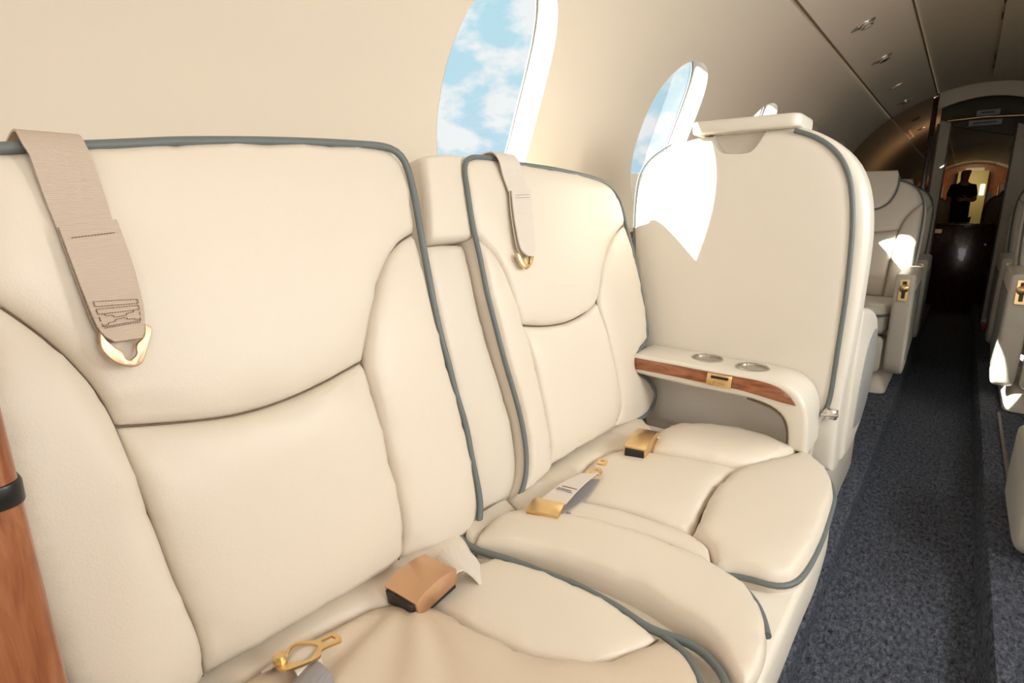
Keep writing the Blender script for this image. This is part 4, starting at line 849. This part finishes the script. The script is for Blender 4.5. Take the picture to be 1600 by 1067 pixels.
# ------------------------------------------------------------------ overhead fittings
def up_frame(y, s_, R, side=-1):
    p = V3(*skin(y, s_, R, side)); n_ = V3(0, 0, ZC) - V3(p[0], 0, p[2]); n_ /= np.linalg.norm(n_)
    u = V3(0, 1, 0); v = np.cross(n_, u); return Frame(p, u, v, n_)
lab = ['chrome reading light nearest on the ceiling strip, its lens turned down', 'chrome reading light second along the ceiling strip, with an open dark lens',
       'slim closed reading light third along the ceiling strip', 'small chrome reading light fourth along the ceiling strip, by the lining edge']
for i, (y, s_) in enumerate(T['lamps']):
    fr = up_frame(y, s_ + .01, .893); o = thing('reading_light', lab[i], 'light', 'reading lights on the ceiling strip')
    rx, ry = ((.025, .036), (.027, .038), (.014, .036), (.022, .034))[i]
    prism('bezel', ring(0, 0, rx, ry, 36), fr, -.004, .006, CHROME, o, .003, 2)
    if i != 2:
        lathe('lens_barrel', [(.0001, .012), (.013, .013), (.019, .017), (.023, .016), (.024, .002)], Frame(fr.O + fr.U * .006, fr.U, fr.V, fr.N), CHROME, o, 28)
        lathe('lens', [(.0001, .0185), (.013, .0155)], Frame(fr.O + fr.U * .006, fr.U, fr.V, fr.N), BLACK if i == 1 else WHITE, o, 20)
    else:
        prism('shutter', rrect(-.009, -.03, .009, .03, .008), fr, .005, .010, BRONZE, o, .002, 2)
    prism('recess_plate', ring(0, -.034, rx * .8, .022, 24), fr, -.003, .003, GREY, o, .001, 1)
for i, (y, s_) in enumerate(T['lamps2'][:2]):
    fr = up_frame(min(y, 6.4 + .6 * i), .955, .944); o = thing('reading_light', ('dark reading light just past the lining edge', 'tiny dark reading light closest to the wood post')[i], 'light', 'reading lights on the ceiling strip')
    prism('bezel', ring(0, 0, .022, .034, 24), fr, -.004, .006, CHROME, o, .002, 1); prism('lens', ring(0, 0, .013, .02, 20), fr, .005, .008, BLACK, o, 0)
fr = up_frame(6.9, .86, .945)
o = thing('placard', 'small red printed placard on the ceiling strip by the wood post', 'sign')
prism('plate', rrect(-.32, -.024, .32, .024, .004), fr, 0, .002, LINER, o, .001, 1)
for i, (x, w_, h_) in enumerate(((-.29, .07, .012), (-.19, .10, .017), (-.06, .06, .010), (.03, .10, .016), (.16, .05, .012), (.24, .05, .009))):
    prism('red_print', rrect(x, -h_ + .002 * (i % 2), x + w_ * .8, h_ * .7, .002, 1), fr, .002, .003, RED, o, 0)
# ceiling hatch with hinge marks along its edge
hz = thing('ceiling_hatch', 'flat ceiling panel with short dark hinge marks above the aisle', 'panel')
HF = Frame((0, 0, 1.7905), (1, 0, 0), (0, 1, 0), (0, 0, -1))
prism('hatch_panel', rrect(.006, 2.9, .17, 4.9, .01), HF, -.002, .004, CEIL, hz, .002, 1)
for y0, y1 in ((3.02, 3.28), (3.44, 3.54), (4.29, 4.41), (4.58, 4.66)): box('hinge_mark', (-.002, y0, 1.7862), (.0035, y1, 1.789), BLACK, hz, 0)

# ------------------------------------------------------------------ the bulkhead ahead
tag(box('partition_post', (-.300, 5.21, .071), (-.268, 5.262, 1.785), DARKWOOD, None, .004), 'tall dark wood post at the left of the doorway', 'post')
DF = Frame((0, 5.25, 0), (1, 0, 0), (0, 0, 1), (0, -1, 0))
ar_ = curve([(-.268, 1.655), (-.20, 1.685), (-.10, 1.712), (.0, 1.722), (.10, 1.714), (.20, 1.69), (.30, 1.65), (.42, 1.57), (.50, 1.45)], .03)
tp_ = [(-.90 * math.cos(a) * 1.02, .9 + .9 * math.sin(a) * 1.015) for a in np.linspace(math.radians(38), math.radians(107.5), 30)]
structure(prism('wall_bulkhead', np.array([tuple(p) for p in ar_] + [(-x, z) for x, z in tp_]), DF, -.03, 0, LINER, None, .003, 1))
dj = thing('door_frame', 'cream inner doorway frame with black seals and a brass strip above the low cabinet', 'door frame')
EF = Frame((0, 5.6, 0), (1, 0, 0), (0, 0, 1), (0, -1, 0))
prism('jamb', np.array([(-.262, .071), (-.185, .071), (-.185, 1.60), (-.262, 1.63)]), EF, -.05, 0, LINER, dj, .012, 3)
prism('jamb', np.array([(.195, .101), (.62, .101), (.62, 1.40), (.195, 1.57)]), EF, -.05, 0, LINER, dj, .012, 3)
for x0, x1 in ((-.272, -.260), (-.190, -.181), (.188, .198)): prism('seal', np.array([(x0, .105), (x1, .105), (x1, 1.60), (x0, 1.60)]), EF, -.02, .004, BLACK, dj, .002, 1)
prism('header', np.array([(-.262, 1.60), (.62, 1.38), (.72, 1.36), (.60, 1.60), (.30, 1.76), (0, 1.80), (-.262, 1.77)])[::-1], EF, -.08, -.03, mat('dark_header', (.10, .08, .05), .6), dj, 0)
tube('brass_strip', [(-.215, 5.575, 1.612), (0, 5.575, 1.622), (.25, 5.575, 1.612)], .010, GOLD, dj)
for nm, x0, x1, z0, z1, lab in (('sign_plate', -.048, .085, 1.628, 1.668, 'small grey notice above another on the brass strip over the doorway'), ('sign_plate', -.085, .105, 1.560, 1.600, 'wider grey notice with a dark line of print below the brass strip')):
    o = thing(nm, lab, 'sign', 'grey notices over the doorway')
    prism('plate', rrect(x0, z0, x1, z1, .003, 2), EF, .045, .049, SIGN, o, .001, 1)
    prism('print_line', rrect(x0 + .025, z0 + .016, x1 - .03, z0 + .025, .001, 1), EF, .0488, .0498, BLACK, o, 0)
cd = thing('low_cabinet', 'dark mahogany low cabinet closing the end of the aisle', 'cabinet')
box('carcass', (-.285, 6.82, .002), (.30, 7.2, .82), DARKWOOD, cd, .006)
box('top', (-.295, 6.80, .815), (.305, 7.21, .838), DARKWOOD, cd, .006)
dr_ = box('door', (-.27, 6.803, .06), (.285, 6.822, .80), DARKWOOD, cd, .004)
lathe('knob', [(.0001, .030), (.011, .028), (.014, .02), (.006, .008), (.006, 0)], Frame((.17, 6.803, .65), (1, 0, 0), (0, 0, 1), (0, -1, 0)), CHROME, dr_, 20)
prism('latch', rrect(-.225, .745, -.165, .785, .012), Frame((0, 6.803, 0), (1, 0, 0), (0, 0, 1), (0, -1, 0)), 0, .008, BRONZE, dr_, .002, 1)
rb = thing('red_box', 'small red box with white lid at the foot of the low cabinet', 'box')
box('body', (.195, 5.30, .101), (.255, 5.37, .155), RED, rb, .006); box('lid', (.192, 5.297, .155), (.258, 5.373, .178), WHITE, rb, .005)

# ------------------------------------------------------------------ forward compartment
for x0, x1, y0, lab in ((-.76, -.40, 12.6, 'orange wood cupboard on the left behind the person'), (.34, .76, 12.2, 'orange wood cupboard on the right behind the person, by the round window')):
    c = thing('cupboard', lab, 'cupboard', 'wood cupboards ahead')
    box('carcass', (x0, y0, .102), (x1, y0 + .5, 1.39), ORANGEWOOD, c, .01); box('niche', (x0 + .1, y0 - .006, 1.02), (x1 - .1, y0 + .01, 1.18), BLACK, c, .002)
bp2 = thing('bright_panel', 'pale yellow panel with a narrow bright slot directly behind the person', 'panel')
box('panel_board', (-.245, 14.28, .002), (.22, 14.58, 1.70), YELLOW, bp2, .005)
wl = bpy.data.materials.new('lit_window'); wl.use_nodes = True; b0 = wl.node_tree.nodes['Principled BSDF']; b0.inputs['Emission Color'].default_value = (1, .98, .9, 1); b0.inputs['Emission Strength'].default_value = 2.5
box('lit_slot', (.126, 14.265, 1.25), (.19, 14.29, 1.45), wl, bp2, .004)
tag(box('galley_counter', (.165, 10.15, .101), (.36, 10.6, .95), DARKWOOD, None, .006), 'dark wood counter under the upright white box', 'counter')
tag(box('paper_towel_box', (.17, 10.2, .951), (.235, 10.26, 1.19), WHITE, None, .006), 'white upright box standing on the dark counter right of the person', 'box')
rw = thing('round_window', 'round daylight window on the right wall beyond the doorway', 'window')
XR = Frame((.655, 9.6, 1.50), (0, 1, 0), V3(-.62, 0, .78), V3(-.78, 0, -.62))
prism('surround', ring(0, 0, .22, .15, 36), XR, -.03, .012, LINER, rw, .008, 2); prism('pane', ring(0, 0, .13, .085, 30), XR, .011, .014, wl, rw, 0)

# ------------------------------------------------------------------ the person
def skinned(name, verts, edges, rad, m, parent=None, sub=2, rootv=0):
    me = bpy.data.meshes.new(name); me.from_pydata(verts, edges, []); o = bpy.data.objects.new(name, me); C.objects.link(o)
    md = o.modifiers.new('skin', 'SKIN'); md.use_smooth_shade = True
    for i, r in enumerate(rad):
        r = r if isinstance(r, tuple) else (r, r)
        me.skin_vertices[0].data[i].radius = r; me.skin_vertices[0].data[i].use_root = (i == rootv)
    sd = o.modifiers.new('sub', 'SUBSURF'); sd.levels = sub; sd.render_levels = sub
    dg = bpy.context.evaluated_depsgraph_get(); nm = bpy.data.meshes.new_from_object(o.evaluated_get(dg))
    o.modifiers.clear(); o.data = nm; bpy.data.meshes.remove(me); nm.materials.clear(); nm.materials.append(m)
    for p in nm.polygons: p.use_smooth = True
    if parent: o.parent = parent
    return o
px, py = -.12, 12.7
def P_(x, y, z): return (px + x * .88, py + y, .04 + (z - .04) * 1.035)
bv = [P_(0, 0, .86), P_(0, -.01, 1.02), P_(0, -.01, 1.20), P_(0, 0, 1.31), P_(0, -.01, 1.385), P_(.005, -.02, 1.44), P_(.005, -.025, 1.52), P_(.005, -.02, 1.585),
      P_(-.15, 0, 1.305), P_(-.205, .01, 1.10), P_(-.20, -.05, .90), P_(-.195, -.07, .84), P_(.15, 0, 1.305), P_(.205, .01, 1.10), P_(.13, -.17, 1.10), P_(.075, -.20, 1.105),
      P_(-.085, 0, .80), P_(-.09, -.01, .46), P_(-.09, .03, .10), P_(-.09, -.10, .04), P_(.085, 0, .80), P_(.09, -.01, .46), P_(.09, .03, .10), P_(.09, -.10, .04)]
be = [(0, 1), (1, 2), (2, 3), (3, 4), (4, 5), (5, 6), (6, 7), (3, 8), (8, 9), (9, 10), (10, 11), (3, 12), (12, 13), (13, 14), (14, 15), (0, 16), (16, 17), (17, 18), (18, 19), (0, 20), (20, 21), (21, 22), (22, 23)]
br = [(.12, .09), (.11, .085), (.125, .09), (.10, .075), .05, (.062, .075), (.075, .092), (.055, .065), .046, .040, .030, .034, .052, .040, .030, .034, .07, .055, .042, .035, .07, .055, .042, .035]
def hand(root, dirs):
    for k, (dx, dy, dz, L0) in enumerate(dirs):
        a = np.array(root) + V3(dx, dy, dz) * .02; d = V3(dx, dy, dz); d /= np.linalg.norm(d); i0 = len(bv)
        bv.append(tuple(a + d * .02)); bv.append(tuple(a + d * (.02 + L0 * .5))); bv.append(tuple(a + d * (.02 + L0)))
        br.extend([.010, .009, .007]); return_to.append(i0); be.extend([(i0, i0 + 1), (i0 + 1, i0 + 2)])
return_to = []
n0 = len(return_to)
hand(bv[11], [(-.35, -.3, -1, .07), (-.1, -.2, -1, .08), (.12, -.1, -1, .075), (.3, .05, -1, .06), (.5, -.8, -.6, .05)])
for i0 in return_to[n0:]: be.append((11, i0))
n1 = len(return_to)
hand(bv[15], [(-1, -.1, .35, .07), (-1, -.15, .1, .08), (-1, -.2, -.15, .075), (-1, -.2, -.4, .06), (-.5, -.3, .9, .05)])
for i0 in return_to[n1:]: be.append((15, i0))
body = skinned('person', bv, be, br, SKIN)
tag(body, 'person in dark short-sleeved clothes standing beyond the low cabinet, one forearm across the waist', 'person')
skinned('shirt', [P_(0, 0, .74), P_(0, -.01, 1.02), P_(0, -.01, 1.20), P_(0, 0, 1.315), P_(-.155, 0, 1.31), P_(-.195, .01, 1.14), P_(.155, 0, 1.31), P_(.195, .01, 1.14), P_(0, .01, 1.36)],
        [(0, 1), (1, 2), (2, 3), (3, 4), (4, 5), (3, 6), (6, 7), (3, 8)], [(.16, .125), (.145, .115), (.15, .12), (.12, .10), .062, .056, .062, .056, (.06, .06)], NAVY, body)
skinned('trousers', [P_(0, 0, .88), P_(-.09, 0, .79), P_(-.092, -.01, .46), P_(-.092, .03, .09), P_(.09, 0, .79), P_(.092, -.01, .46), P_(.092, .03, .09)],
        [(0, 1), (1, 2), (2, 3), (0, 4), (4, 5), (5, 6)], [(.155, .118), .108, .078, .065, .108, .078, .065], NAVY, body)
skinned('hair', [P_(.005, .0, 1.60), P_(.005, .025, 1.53), P_(.005, .04, 1.45), P_(-.05, .01, 1.52), P_(.06, .01, 1.52)], [(0, 1), (1, 2), (1, 3), (1, 4)], [(.088, .09), (.095, .095), (.075, .06), .06, .06], HAIR, body)
bm = bmesh.new()
for sx in (-.028, .038):
    r = bmesh.ops.create_uvsphere(bm, u_segments=8, v_segments=6, radius=.009)['verts']; bmesh.ops.translate(bm, vec=P_(sx, -.108, 1.525), verts=r)
obj_bm('eyes', bm, BLACK, body)
skinned('nose', [P_(.005, -.105, 1.53), P_(.005, -.128, 1.495)], [(0, 1)], [.008, .012], SKIN, body, 1)
